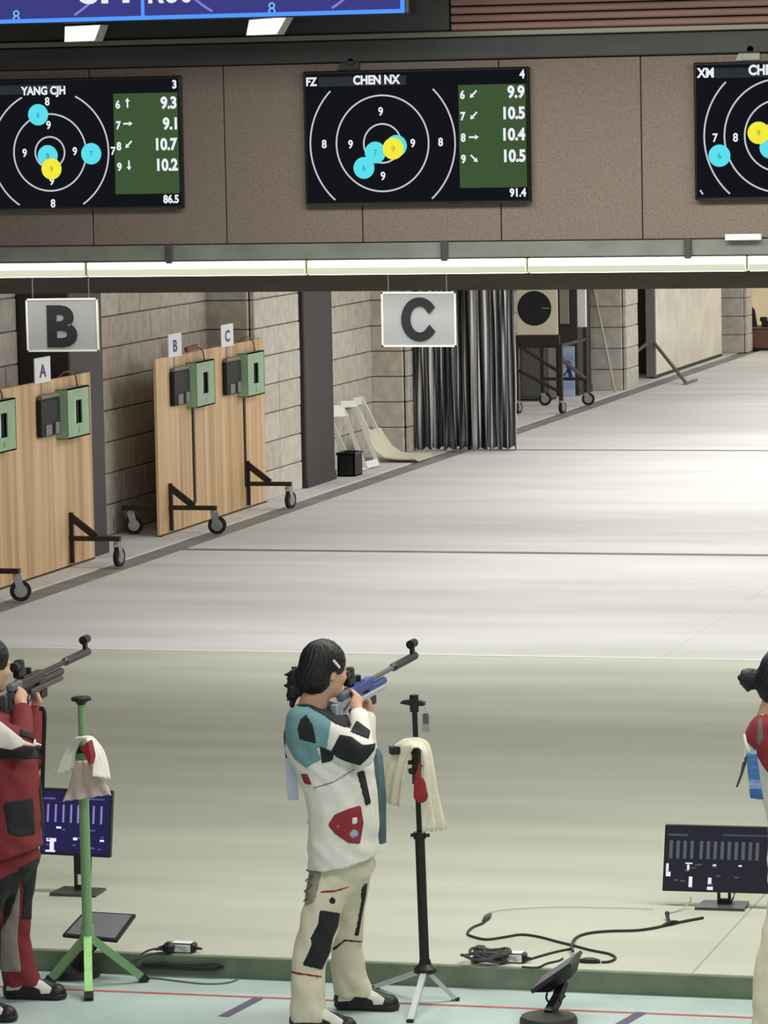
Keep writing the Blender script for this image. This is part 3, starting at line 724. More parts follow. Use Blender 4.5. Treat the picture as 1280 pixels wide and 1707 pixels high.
# ------------------------------------------------------------------ signed distance volumes for people and clothing
class Vol:
    def __init__(s, lo, hi, h):
        s.lo = np.array(lo, float); s.h = h
        s.n = np.ceil((np.array(hi, float) - s.lo) / h).astype(int) + 1
        s.v = np.full(s.n, 0.5, np.float32)
    def grid(s, a, b):
        ax = [(s.lo[i] + s.h * np.arange(a[i], b[i])).astype(np.float32) for i in range(3)]
        return ax[0][:, None, None], ax[1][None, :, None], ax[2][None, None, :]
    def add(s, prim, k=0.015):
        fn, lo, hi = prim
        m = k + 3 * s.h
        a = np.clip(np.floor((np.array(lo) - m - s.lo) / s.h).astype(int), 0, s.n)
        b = np.clip(np.ceil((np.array(hi) + m - s.lo) / s.h).astype(int) + 1, 0, s.n)
        if (b <= a).any(): return s
        d = fn(*s.grid(a, b)).astype(np.float32)
        sl = tuple(slice(a[i], b[i]) for i in range(3))
        o = s.v[sl]
        if k > 0:
            hh = np.maximum(k - np.abs(o - d), 0) / k
            s.v[sl] = np.minimum(o, d) - hh * hh * k * 0.25
        else: s.v[sl] = np.minimum(o, d)
        return s
    def cut(s, prim, k=0.004):
        """Take prim away."""
        fn = prim[0] if isinstance(prim, tuple) else prim
        d = -fn(*s.grid((0, 0, 0), s.n)).astype(np.float32)
        s.v = np.maximum(s.v, d)
        return s
    def copy(s):
        c = Vol.__new__(Vol); c.lo = s.lo.copy(); c.h = s.h; c.n = s.n; c.v = s.v.copy()
        return c
    def mesh(s, off=(0, 0, 0)):
        v = s.v; ins = v < 0
        nx, ny, nz = [k - 1 for k in s.n]
        cnt = np.zeros((nx, ny, nz), np.int16); pos = np.zeros((nx, ny, nz, 3), np.float32)
        C = [(i, j, k) for i in (0, 1) for j in (0, 1) for k in (0, 1)]
        sl = lambda c: (slice(c[0], c[0] + nx), slice(c[1], c[1] + ny), slice(c[2], c[2] + nz))
        for c in C:
            for ax in range(3):
                if c[ax]: continue
                d = list(c); d[ax] = 1
                va, vb = v[sl(c)], v[sl(d)]
                cr = (va < 0) != (vb < 0)
                if not cr.any(): continue
                ii = np.nonzero(cr)
                t = va[ii] / (va[ii] - vb[ii])
                p = np.empty((len(t), 3), np.float32); p[:] = c; p[:, ax] = t
                pos[ii] += p; cnt[ii] += 1
        cells = np.nonzero(cnt > 0)
        idx = np.full((nx, ny, nz), -1, np.int64); idx[cells] = np.arange(len(cells[0]))
        P = (np.stack(cells, 1) + pos[cells] / cnt[cells][:, None]) * s.h + s.lo + np.array(off)
        F = []
        for ax in range(3):
            b, c = (ax + 1) % 3, (ax + 2) % 3
            s0 = [slice(None)] * 3; s1 = [slice(None)] * 3
            s0[ax] = slice(0, -1); s1[ax] = slice(1, None)
            A, B = ins[tuple(s0)], ins[tuple(s1)]
            cr = A != B
            e = np.stack(np.nonzero(cr), 1)
            ok = (e[:, b] > 0) & (e[:, c] > 0) & (e[:, b] < s.n[b] - 1) & (e[:, c] < s.n[c] - 1)
            e = e[ok]
            def q(db, dc):
                k = e.copy(); k[:, b] -= db; k[:, c] -= dc
                return idx[k[:, 0], k[:, 1], k[:, 2]]
            quad = np.stack([q(1, 1), q(0, 1), q(0, 0), q(1, 0)], 1)
            out = A[e[:, 0], e[:, 1], e[:, 2]]
            F.append(np.where(out[:, None], quad, quad[:, ::-1]))
        return P, np.concatenate(F)

def rc(a, b, r0, r1=None):
    """Round cone from a to b."""
    r1 = r0 if r1 is None else r1
    a = np.array(a, float); b = np.array(b, float); d = b - a; L2 = max(float(d @ d), 1e-9)
    def fn(x, y, z):
        t = np.clip(((x - a[0]) * d[0] + (y - a[1]) * d[1] + (z - a[2]) * d[2]) / L2, 0, 1)
        return np.sqrt((x - a[0] - t * d[0]) ** 2 + (y - a[1] - t * d[1]) ** 2 + (z - a[2] - t * d[2]) ** 2) - (r0 + (r1 - r0) * t)
    R = max(r0, r1)
    return fn, np.minimum(a, b) - R, np.maximum(a, b) + R

def ell(c, r, R=None):
    c = np.array(c, float); R = np.eye(3) if R is None else np.array(R)
    def fn(x, y, z):
        dx, dy, dz = x - c[0], y - c[1], z - c[2]
        q = [R[0, i] * dx + R[1, i] * dy + R[2, i] * dz for i in range(3)]
        k0 = np.sqrt(sum((q[i] / r[i]) ** 2 for i in range(3)))
        k1 = np.sqrt(sum((q[i] / r[i] ** 2) ** 2 for i in range(3))) + 1e-6
        return k0 * (k0 - 1) / k1
    m = max(r)
    return fn, c - m, c + m

def loft(rows, n=2.0, zpad=0.0):
    """rows of (z, cx, cy, rx, ry); an upright lofted body with elliptical sections."""
    rows = sorted(rows); A = np.array(rows, float)
    def fn(x, y, z):
        zz = z.reshape(-1)
        cx, cy, rx, ry = [np.interp(zz, A[:, 0], A[:, i])[None, None, :] for i in (1, 2, 3, 4)]
        k = (np.abs((x - cx) / rx) ** n + np.abs((y - cy) / ry) ** n) ** (1.0 / n)
        d = (k - 1) * np.minimum(rx, ry)
        return np.maximum(d, np.maximum(A[0, 0] - z, z - A[-1, 0]))
    lo = (np.min(A[:, 1] - A[:, 3]), np.min(A[:, 2] - A[:, 4]), A[0, 0]); hi = (np.max(A[:, 1] + A[:, 3]), np.max(A[:, 2] + A[:, 4]), A[-1, 0])
    return fn, lo, hi

VIEW = np.array([-4.8, 16.6, -2.7]); VIEW /= np.linalg.norm(VIEW)
def patch(base, off, y0, poly, t=0.004, ymax=0.5, ymin=-9, view=VIEW):
    """A cloth patch lying t proud on the surface of base, cut along the outline poly (x, z at depth y0)."""
    w = base.copy()
    near = np.abs(base.v) < 0.03
    w.v = np.full(base.n, 0.5, np.float32)
    ii = np.nonzero(near)
    X = np.stack(ii, 1) * base.h + base.lo + np.array(off)
    k = (X[:, 1] - y0) / view[1]
    u = X[:, 0] - k * view[0]; q = X[:, 2] - k * view[2]
    P = np.array(poly, float); m = len(P)
    d = np.full(len(u), 1e9); sgn = np.ones(len(u))
    for i in range(m):
        a, b = P[i], P[i - 1]
        e = b - a; wx, wy = u - a[0], q - a[1]
        t_ = np.clip((wx * e[0] + wy * e[1]) / max(e @ e, 1e-12), 0, 1)
        d = np.minimum(d, (wx - e[0] * t_) ** 2 + (wy - e[1] * t_) ** 2)
        c1 = q >= a[1]; c2 = q < b[1]; c3 = e[0] * wy > e[1] * wx
        flip = (c1 & c2 & c3) | (~c1 & ~c2 & ~c3)
        sgn[flip] *= -1
    reg = sgn * np.sqrt(d)
    reg = np.maximum(reg, np.maximum(X[:, 1] - ymax, ymin - X[:, 1]))
    core = -(base.v[ii] + 0.016)
    w.v[ii] = np.maximum(np.maximum(base.v[ii] - t, reg), core)
    return w

# ------------------------------------------------------------------ the shooter's figure (shared shape), built at the middle firing point
HC = np.array((-0.071, -0.100, 1.531))
NB = (-0.126, -0.120, 1.368)
SHR = (-0.126, -0.260, 1.321); ELR = (0.134, -0.270, 1.203); WRR = (0.069, -0.060, 1.326); HAR = (0.045, -0.020, 1.372)
SHL = (-0.113, 0.060, 1.288); ELL = (0.032, 0.120, 1.076); WRL = (0.013, 0.250, 1.262); HAL = (0.007, 0.285, 1.316)
TORSO = [(1.360, -0.119, -0.120, 0.080) + (0.10,), (1.342, -0.113, -0.120, 0.106) + (0.15,), (1.316, -0.103, -0.120, 0.133) + (0.185,), (1.263, -0.092, -0.120, 0.153) + (0.20,), (1.204, -0.072, -0.120, 0.174) + (0.195,), (1.139, -0.046, -0.120, 0.180) + (0.185,),
         (1.076, -0.022, -0.120, 0.170) + (0.175,), (1.008, -0.006, -0.120, 0.161) + (0.172,), (0.930, 0.005, -0.120, 0.154) + (0.175,), (0.820, 0.005, -0.120, 0.154) + (0.192,), (0.727, 0.002, -0.120, 0.156) + (0.205,), (0.648, -0.001, -0.120, 0.154) + (0.208,)]
def torso_rows(shrink=0.0):
    out = []
    for z, cx, cy, w, ry in TORSO:
        rx = math.sqrt(max(w * w - (0.27 * ry) ** 2, 0.002))
        out.append((z, cx, cy, rx - shrink, ry - shrink))
    return out
LEGN = [(0.806, -0.004, -0.190, 0.092), (0.711, -0.015, -0.190, 0.094), (0.676, -0.026, -0.200, 0.097), (0.605, -0.039, -0.220, 0.093), (0.514, -0.058, -0.250, 0.084), (0.401, -0.080, -0.280, 0.085), (0.326, -0.097, -0.300, 0.080), (0.267, -0.112, -0.310, 0.071), (0.176, -0.106, -0.340, 0.073), (0.075, -0.097, -0.355, 0.079), (0.049, -0.097, -0.355, 0.081)]
LEGF = [(0.781, 0.022, -0.050, 0.084), (0.716, 0.021, -0.040, 0.087), (0.670, 0.022, -0.020, 0.090), (0.586, 0.001, 0.000, 0.079), (0.462, -0.025, 0.020, 0.075), (0.329, -0.041, 0.040, 0.070), (0.226, -0.042, 0.060, 0.071), (0.144, -0.035, 0.070, 0.078), (0.088, -0.026, 0.080, 0.088), (0.067, -0.024, 0.080, 0.088)]
def leg_rows(rows, shrink, ry):
    n = len(rows)
    return [(z, cx, cy, w - shrink, ry * ((0.85, 0.95, 1.06, 1.05)[i] if i < 4 else 1.04 - 0.16 * min(1, (i - 4) / 4)) - shrink) for i, (z, cx, cy, w) in enumerate(rows)]

# head frame: x forward along the gaze, y to the left, z up
hd = math.radians(50); tilt = math.radians(10)
fw = np.array([math.cos(hd) * math.cos(tilt), math.sin(hd) * math.cos(tilt), -math.sin(tilt)])
lf = np.array([-math.sin(hd), math.cos(hd), 0]); upv = np.cross(fw, lf)
RH = np.stack([fw, lf, upv], 1)
def hp(x, y, z): return HC + RH @ np.array([x, y, z])

def hand(v, c, f, n, curl, r=0.0085, thumb=1):
    """Palm at c, fingers along f, palm facing n; curl bends the fingers towards n."""
    c = np.array(c); f = np.array(f, float); f /= np.linalg.norm(f); n = np.array(n, float); n -= f * (n @ f); n /= np.linalg.norm(n)
    s = np.cross(n, f)
    v.add(ell(c, (0.044, 0.038, 0.017), np.stack([f, s, n], 1)), 0.012)
    for i, L in enumerate((0.036, 0.041, 0.038, 0.030)):
        p = c + f * 0.034 + s * (0.027 - 0.018 * i) ; a = 0.25
        v.add(rc(c + s * (0.02 - 0.013 * i), p, r * 1.1, r), 0.006)
        for k in range(3):
            a += curl * (0.9 if k == 0 else 1.1)
            d = f * math.cos(a) + n * math.sin(a)
            q_ = p + d * L * (1.0, 0.75, 0.6)[k]
            v.add(rc(p, q_, r * (1 - .07 * k), r * (.95 - .07 * k)), 0.002); p = q_
    p = c - f * 0.016 + s * 0.032 * thumb
    q_ = p + f * 0.028 + s * 0.018 * thumb + n * 0.016
    v.add(rc(c - f * .02, p, 0.014, 0.012), 0.008).add(rc(p, q_, 0.0115, 0.0095), 0.004).add(rc(q_, q_ + f * 0.026 + n * 0.012, 0.0095, 0.0075), 0.003)

body = Vol((-0.42, -0.48, -0.02), (0.30, 0.46, 1.72), 0.007)
# head: skull, jaw, cheeks, nose, lips, brow, eye sockets, ears
body.add(ell(hp(-0.008, 0, 0.022), (0.096, 0.076, 0.100), RH), 0.01)
body.add(ell(hp(0.030, 0, -0.050), (0.062, 0.058, 0.066), RH), 0.03)
body.add(rc(hp(0.070, 0.012, -0.092), hp(0.070, -0.012, -0.092), 0.020), 0.02)
for sgn in (-1, 1):
    body.add(ell(hp(0.062, 0.036 * sgn, -0.022), (0.026, 0.024, 0.024), RH), 0.02)
    body.add(rc(hp(0.080, 0.014 * sgn, 0.026), hp(0.070, 0.048 * sgn, 0.022), 0.011, 0.009), 0.014)
    body.add(ell(hp(0.078, 0.031 * sgn, 0.004), (0.014, 0.014, 0.010), RH), 0.004)
    body.add(ell(hp(-0.006, 0.076 * sgn, -0.012), (0.017, 0.009, 0.030), RH), 0.004)
    body.add(rc(hp(0.004, 0.074 * sgn, -0.035), hp(0.0, 0.078 * sgn, -0.03), 0.007), 0.004)
body.add(rc(hp(0.088, 0, 0.012), hp(0.108, 0, -0.024), 0.008, 0.012), 0.008)
body.add(rc(hp(0.096, 0.011, -0.028), hp(0.096, -0.011, -0.028), 0.008), 0.006)
body.add(rc(hp(0.088, 0.016, -0.054), hp(0.088, -0.016, -0.054), 0.0075), 0.004)
body.add(rc(hp(0.086, 0.014, -0.066), hp(0.086, -0.014, -0.066), 0.008), 0.004)
# neck, torso, legs
body.add(rc(hp(-0.02, 0, -0.06), NB, 0.055, 0.062), 0.03)
body.add(loft([(z, cx, cy, rx, max(ry - 0.03, 0.05)) for z, cx, cy, rx, ry in torso_rows(0.04) if z > 0.72]), 0.03)
for sh, el, wr in ((SHR, ELR, WRR), (SHL, ELL, WRL)):
    body.add(rc(sh, el, 0.045, 0.036), 0.03).add(rc(el, wr, 0.036, 0.026), 0.01)
body.add(rc(WRR, HAR, 0.025, 0.022), 0.01).add(rc(WRL, HAL, 0.025, 0.022), 0.01)
hand(body, HAR, (0.10, 0.55, 0.80), (-0.85, 0.45, 0.1), 0.62, thumb=1)
hand(body, HAL, (-0.25, 0.35, 0.75), (-0.6, -0.2, 0.5), 0.35, thumb=-1)
body.add(loft(leg_rows(LEGN, 0.018, 0.075)), 0.02).add(loft(leg_rows(LEGF, 0.018, 0.07)), 0.02)
FN = ((-0.161, -0.360, -0.000), (0.091, -0.359, 0.000)); FF = ((-0.089, 0.080, 0.000), (0.152, 0.100, 0.000))
for h_, t_ in (FN, FF):
    h_ = np.array(h_); t_ = np.array(t_); m_ = h_ + (t_ - h_) * 0.25
    body.add(rc(m_ + (0, 0, 0.16), m_ + (0, 0, 0.08), 0.04, 0.042), 0.02).add(rc(h_ + (0.035, 0, 0.05), t_ + (-0.02, 0, 0.04), 0.034, 0.026), 0.02)
BODY = body.mesh()

jacket = Vol((-0.40, -0.46, 0.62), (0.30, 0.40, 1.50), 0.0065)
jacket.add(loft(torso_rows(0.0), 2.3), 0.02)
jacket.add(rc(SHR, np.array(SHR) * .35 + np.array(ELR) * .65, 0.078, 0.066), 0.04)
jacket.add(rc(np.array(SHR) * .4 + np.array(ELR) * .6, ELR, 0.066, 0.060), 0.02)
jacket.add(rc(ELR, WRR, 0.060, 0.040), 0.015)
jacket.add(rc(SHL, ELL, 0.078, 0.058), 0.04).add(rc(ELL, WRL, 0.058, 0.042), 0.015)
hem = [(0.677, -0.001, -0.120, 0.152), (0.730, 0.000, -0.120, 0.152)]
za, zb_, xa, xb = hem[0][0], hem[1][0], (-0.152, -0.120, 0.667)[0], (0.152, -0.120, 0.735)[0]
jacket.cut(lambda x, y, z: (z - (za + (zb_ - za) * np.clip((x - xa) / (xb - xa), 0, 1) ** 1.6)) + 0 * y)
neckdir = np.array(hp(-0.02, 0, -0.06)) - np.array(NB)
jacket.cut(rc(np.array(NB) + neckdir * 0.15, np.array(NB) + neckdir * 1.6, 0.064))
gx_, gy_, gz_ = jacket.grid((0, 0, 0), jacket.n)
jacket.v = jacket.v + (0.0028 * np.sin(38 * gz_ + 14 * gx_ + 5 * np.sin(9 * gx_ + 3 * gy_)) * np.sin(11 * gx_ - 7 * gz_ + 2) + 0.0016 * np.sin(70 * gx_ + 41 * gz_ + 3 * np.sin(17 * gz_))).astype(np.float32)
JACKET = jacket.mesh()
trous = Vol((-0.30, -0.48, 0.02), (0.24, 0.24, 0.86), 0.0065)
trous.add(loft(leg_rows(LEGN, 0.0, 0.088), 2.2), 0.012).add(loft(leg_rows(LEGF, 0.0, 0.082), 2.2), 0.012)
trous.add(loft([(0.50, -0.03, -0.12, 0.03, 0.06), (0.58, -0.005, -0.12, 0.085, 0.12), (0.64, 0.0, -0.12, 0.118, 0.152), (0.68, 0.0, -0.12, 0.122, 0.158), (0.80, 0.0, -0.12, 0.122, 0.158)]), 0.03)
gx_, gy_, gz_ = trous.grid((0, 0, 0), trous.n)
trous.v = trous.v + (0.003 * np.sin(55 * gz_ + 20 * gx_ + 4 * np.sin(12 * gx_)) * np.sin(21 * gx_ - 9 * gz_) + 0.002 * np.sin(26 * gz_ + 60 * gx_)).astype(np.float32)
TROUS = trous.mesh()

def shoe_vol(h_, t_):
    h_ = np.array(h_); t_ = np.array(t_)
    lo = np.minimum(h_, t_) - 0.075; hi = np.maximum(h_, t_) + 0.075
    lo[2] = -0.03; hi[2] = 0.17
    v = Vol(lo, hi, 0.004)
    v.add(rc(h_ + (0.02, 0, 0.04), t_ + (-0.02, 0, 0.026), 0.042, 0.044), 0.01)
    v.add(rc(h_ + (0.035, 0, 0.10), h_ + (0.035, 0, 0.05), 0.044, 0.046), 0.03)
    v.add(rc(h_ + (0.09, 0, 0.075), t_ + (-0.07, 0, 0.045), 0.036, 0.034), 0.025)
    v.cut(lambda x, y, z: z - 0.003 + 0 * x + 0 * y)
    return v
SHOES = [shoe_vol(*FN), shoe_vol(*FF)]
SOLES = []
for v in SHOES:
    w = v.copy(); w.v = np.maximum(w.v - 0.004, (w.grid((0, 0, 0), w.n)[2] - 0.026))
    w.v = np.maximum(w.v, 0.001 - w.grid((0, 0, 0), w.n)[2]); SOLES.append(w.mesh())
SHOEM = [v.mesh() for v in SHOES]

def hair_vol(style):
    v = Vol(HC - (0.34, 0.26, 0.20), HC + (0.20, 0.24, 0.19), 0.0055)
    v.add(ell(hp(-0.016, 0, 0.030), (0.105, 0.088, 0.104), RH), 0.01)
    v.add(ell(hp(-0.050, 0, -0.035), (0.072, 0.078, 0.080), RH), 0.03)
    # face opening, ears left free
    v.cut(rc(hp(0.105, 0, 0.0), hp(0.095, 0, -0.12), 0.070, 0.09))
    v.cut(rc(hp(0.028, -0.10, -0.045), hp(0.028, 0.10, -0.045), 0.036))
    v.cut(rc(hp(0.06, -0.10, -0.085), hp(0.06, 0.10, -0.085), 0.07))
    v.cut(rc(hp(-0.004, -0.12, -0.028), hp(-0.004, -0.078, -0.028), 0.020)); v.cut(rc(hp(-0.004, 0.12, -0.028), hp(-0.004, 0.078, -0.028), 0.020))
    rnd = random.Random(3)
    gx, gy, gz = v.grid((0, 0, 0), v.n)
    dx_, dy_, dz_ = gx - HC[0], gy - HC[1], gz - HC[2]
    lx, ly, lz = [RH[0, i] * dx_ + RH[1, i] * dy_ + RH[2, i] * dz_ for i in range(3)]
    az = np.arctan2(ly, 0.03 - lx)
    v.v = v.v + (0.0022 * np.sin(44 * az + 3 * np.sin(30 * lz)) + 0.0012 * np.sin(97 * az)).astype(np.float32)
    if style == 'mid':
        b0 = np.array((-0.199, -0.120, 1.502)); b1 = np.array((-0.205, -0.130, 1.441))
        v.add(rc(HC + np.array((-.05, -.01, -.01)), b0, 0.05, 0.026), 0.02)
        v.add(ell(b0, (0.030, 0.036, 0.034)), 0.015).add(ell(b1, (0.026, 0.034, 0.036)), 0.012)
        v.add(rc(b1 + np.array((.03, 0, .01)), HC + np.array((-.05, -.01, -.04)), 0.03, 0.05), 0.02)
        for k in range(34):
            c_ = b0 if k % 2 else b1
            th = rnd.uniform(0, 6.28); a = c_ + 0.022 * np.array([math.cos(th), rnd.uniform(-1, 1), math.sin(th)])
            v.add(rc(a, a + np.array([math.cos(th + 1.0) * .024 - .004, rnd.uniform(-.015, .015), math.sin(th + 1.0) * .024]), 0.010, 0.005), 0.004)
        for k in range(4):
            v.add(rc(b1 + np.array((rnd.uniform(-.01, .02), 0, -.02)), np.array((-0.197, -0.200, 1.373)) + np.array((rnd.uniform(-.01, .015), 0, rnd.uniform(-.01, .02))), 0.012, 0.005), 0.008)
    elif style == 'bun':
        b0 = np.array((-0.228, -0.120, 1.528))
        v.add(rc(b0 + np.array((.03, 0, 0)), HC + np.array((-.04, -.02, 0)), 0.034, 0.05), 0.03)
        v.add(ell(b0 + np.array((.010, 0, 0)), (0.040, 0.046, 0.046)), 0.015)
        for k in range(22):
            a = b0 + np.array([rnd.uniform(-.022, .03), rnd.uniform(-.03, .03), rnd.uniform(-.034, .03)])
            v.add(rc(a, a + np.array([rnd.uniform(-.012, .012), rnd.uniform(-.02, .02), rnd.uniform(-.014, .014)]), 0.015, 0.011), 0.005)
    return v

def largest(P, F):
    """Keeps only the connected piece of a patch on the near side of the cloth."""
    if not len(F): return P, F
    lab = np.arange(len(P))
    while True:
        m = lab[F].min(axis=1); old = lab.copy()
        for c in range(4): np.minimum.at(lab, F[:, c], m)
        lab = lab[lab]
        if (lab == old).all(): break
    ids, cn = np.unique(lab[F[:, 0]], return_counts=True)
    my = [P[F[lab[F[:, 0]] == i]].reshape(-1, 3)[:, 1].mean() if c > 0.12 * cn.max() else 99 for i, c in zip(ids, cn)]
    F = F[lab[F[:, 0]] == ids[int(np.argmin(my))]]
    used, inv = np.unique(F, return_inverse=True)
    return P[used], inv.reshape(F.shape)

def vmesh(name, vm, off, m, parent, **kw):
    P, F = vm
    return link_mesh(name, P + np.array(off), F, m, parent, ang=180, **kw)

def shooter(dx, dy, label, cj, ct, jp, tp, sp, style, extra, cw=(214, 168, 140)):
    off = (dx, dy, 0.0)
    root = link_mesh('person', BODY[0] + np.array(off), BODY[1], M_skin, None, (dx, dy, 0), 180, label=label, category='person')
    vmesh('hair', hair_vol(style).mesh(), off, M_hair, root)
    ja = vmesh('jacket', JACKET, off, cj, root)
    tr = vmesh('trousers', TROUS, off, ct, root)
    for nm, m, y0, poly, kw in jp:
        P, F = largest(*patch(jacket, off, y0, poly, **kw).mesh(off))
        if len(F): link_mesh(nm, P, F, m, ja, ang=180)
    for nm, m, y0, poly, kw in tp:
        P, F = largest(*patch(trous, off, y0, poly, **kw).mesh(off))
        if len(F): link_mesh(nm, P, F, m, tr, ang=180)
    for i in (0, 1):
        so = vmesh('shoe', SHOEM[i], off, sp[0], root)
        vmesh('sole', SOLES[i], off, M_black, so)
        h_, t_ = (FN, FF)[i]
        u = lambda k, z: (h_[0] + (t_[0] - h_[0]) * k + dx, z)
        pm = patch(SHOES[i], off, h_[1] + dy - .03, [u(.0, .04), u(.25, .045), u(.38, .075), u(.66, .05), u(.68, .03), u(.86, .034), u(.90, .06), u(.74, .085), u(.45, .12), u(.05, .10)], t=0.003, ymax=h_[1] + dy + .2)
        P, F = largest(*pm.mesh(off))
        if len(F): link_mesh('shoe_upper', P, F, sp[1], so, ang=180)
    extra(root, ja, tr, dx, dy)
    return root

def cloth(name, col, var=.1): return mat(name, col, .85, var=var, scale=14)
W_white = cloth('white_canvas', (232, 226, 216)); W_cream = cloth('cream_canvas', (222, 211, 186))
W_teal = cloth('teal_canvas', (112, 152, 156)); W_black = cloth('black_rubber', (30, 31, 34), .15)
W_navy = cloth('navy_collar', (34, 37, 48)); W_red = cloth('red_canvas', (142, 44, 52)); W_dred = cloth('dark_red_canvas', (128, 40, 46)); W_grey = cloth('grey_canvas', (150, 142, 128))
K = lambda **k: k
mid_jacket = [
    ('collar', W_navy, -0.120, [(-0.232, 1.408), (-0.144, 1.410), (-0.049, 1.419), (0.029, 1.354), (0.050, 1.296), (0.028, 1.285), (-0.018, 1.300), (-0.070, 1.332), (-0.138, 1.369), (-0.198, 1.376), (-0.233, 1.364)], K(t=.007, ymax=.1)),
    ('shoulder_panel', W_teal, -0.280, [(-0.192, 1.388), (-0.097, 1.406), (-0.045, 1.391), (0.008, 1.334), (-0.015, 1.211), (-0.060, 1.221), (-0.040, 1.169), (-0.111, 1.130), (-0.163, 1.169), (-0.203, 1.242)], K(t=.003)),
    ('back_patch', W_black, -0.300, [(-0.098, 1.368), (-0.069, 1.321), (-0.054, 1.239), (-0.132, 1.258), (-0.140, 1.305), (-0.125, 1.345)], K(t=.006)),
    ('side_patch', W_black, -0.280, [(-0.048, 1.227), (0.020, 1.201), (0.007, 1.165), (-0.039, 1.152)], K(t=.006)),
    ('elbow_patch', W_black, -0.300, [(0.049, 1.283), (0.101, 1.275), (0.149, 1.241), (0.175, 1.242), (0.209, 1.250), (0.203, 1.221), (0.174, 1.184), (0.136, 1.149), (0.076, 1.165), (0.032, 1.183), (0.010, 1.212)], K(t=.005, ymax=0.0)),
    ('forearm_patch', W_black, -0.150, [(0.082, 1.323), (0.143, 1.279), (0.135, 1.242), (0.052, 1.271)], K(t=.005, ymax=0.05)),
    ('side_stripe', W_black, -0.200, [(0.092, 1.104), (0.126, 1.116), (0.154, 0.972), (0.130, 0.958)], K(t=.005)),
    ('shield_badge', W_red, -0.240, [(-0.030, 0.880), (0.001, 0.925), (0.062, 0.952), (0.119, 0.968), (0.130, 0.892), (0.112, 0.800), (0.059, 0.805), (-0.000, 0.844)], K(t=.006)),
    ('badge_emblem', W_white, -0.240, [(0.075, 0.912), (0.101, 0.919), (0.105, 0.891), (0.077, 0.882)], K(t=.009)),
    ('badge_emblem', mat('badge_blue', (150, 160, 185), .8), -0.240, [(0.064, 0.846), (0.082, 0.865), (0.104, 0.858), (0.105, 0.836), (0.082, 0.823), (0.067, 0.831)], K(t=.009)),
    ('badge_emblem', mat('badge_orange', (190, 90, 60), .8), -0.240, [(0.008, 0.881), (0.019, 0.885), (0.026, 0.876), (0.019, 0.864), (0.008, 0.866)], K(t=.009)),
    ('hip_tag', W_red, -0.220, [(-0.154, 1.097), (-0.122, 1.096), (-0.103, 1.047), (-0.138, 1.053)], K(t=.006)),
    ('waist_seam', W_grey, -0.220, [(-0.100, 1.038), (-0.009, 1.067), (0.092, 1.126), (0.095, 1.120), (-0.008, 1.059), (-0.099, 1.030)], K(t=.004)),
]
mid_trousers = [
    ('knee_panel', W_black, -0.330, [(-0.048, 0.526), (0.043, 0.512), (0.033, 0.452), (0.008, 0.403), (-0.005, 0.340), (-0.043, 0.264), (-0.131, 0.285), (-0.112, 0.321), (-0.088, 0.374), (-0.092, 0.403), (-0.057, 0.465)], K(t=.004, ymax=-.2)),
    ('thigh_line', M_red, -0.280, [(-0.060, 0.599), (0.007, 0.604), (0.071, 0.622), (0.071, 0.614), (0.007, 0.595), (-0.060, 0.589)], K(t=.004, ymax=-.1)),
    ('shin_line', M_red, -0.380, [(-0.167, 0.265), (-0.100, 0.257), (-0.031, 0.248), (-0.031, 0.239), (-0.100, 0.247), (-0.168, 0.255)], K(t=.004, ymax=-.2)),
    ('side_panel', W_black, -0.060, [(0.061, 0.581), (0.091, 0.599), (0.084, 0.541), (0.064, 0.451), (0.046, 0.355), (0.025, 0.358), (0.040, 0.413), (0.060, 0.510)], K(t=.004, ymin=-.12)),
    ('side_vent', W_grey, -0.300, [(-0.100, 0.691), (-0.042, 0.693), (-0.055, 0.634), (-0.079, 0.552), (-0.121, 0.529), (-0.124, 0.573)], K(t=.003, ymax=-.1)),
    ('lace_eyelet', W_black, -0.300, [(-0.015, 0.565), (-0.001, 0.580), (0.016, 0.566), (0.011, 0.546), (-0.011, 0.549)], K(t=.005, ymax=-.1)),
    ('knee_strap', W_black, -0.020, [(-0.087, 0.291), (-0.028, 0.335), (0.052, 0.326), (0.054, 0.320), (-0.028, 0.326), (-0.083, 0.279)], K(t=.005, ymin=-.17)),
]
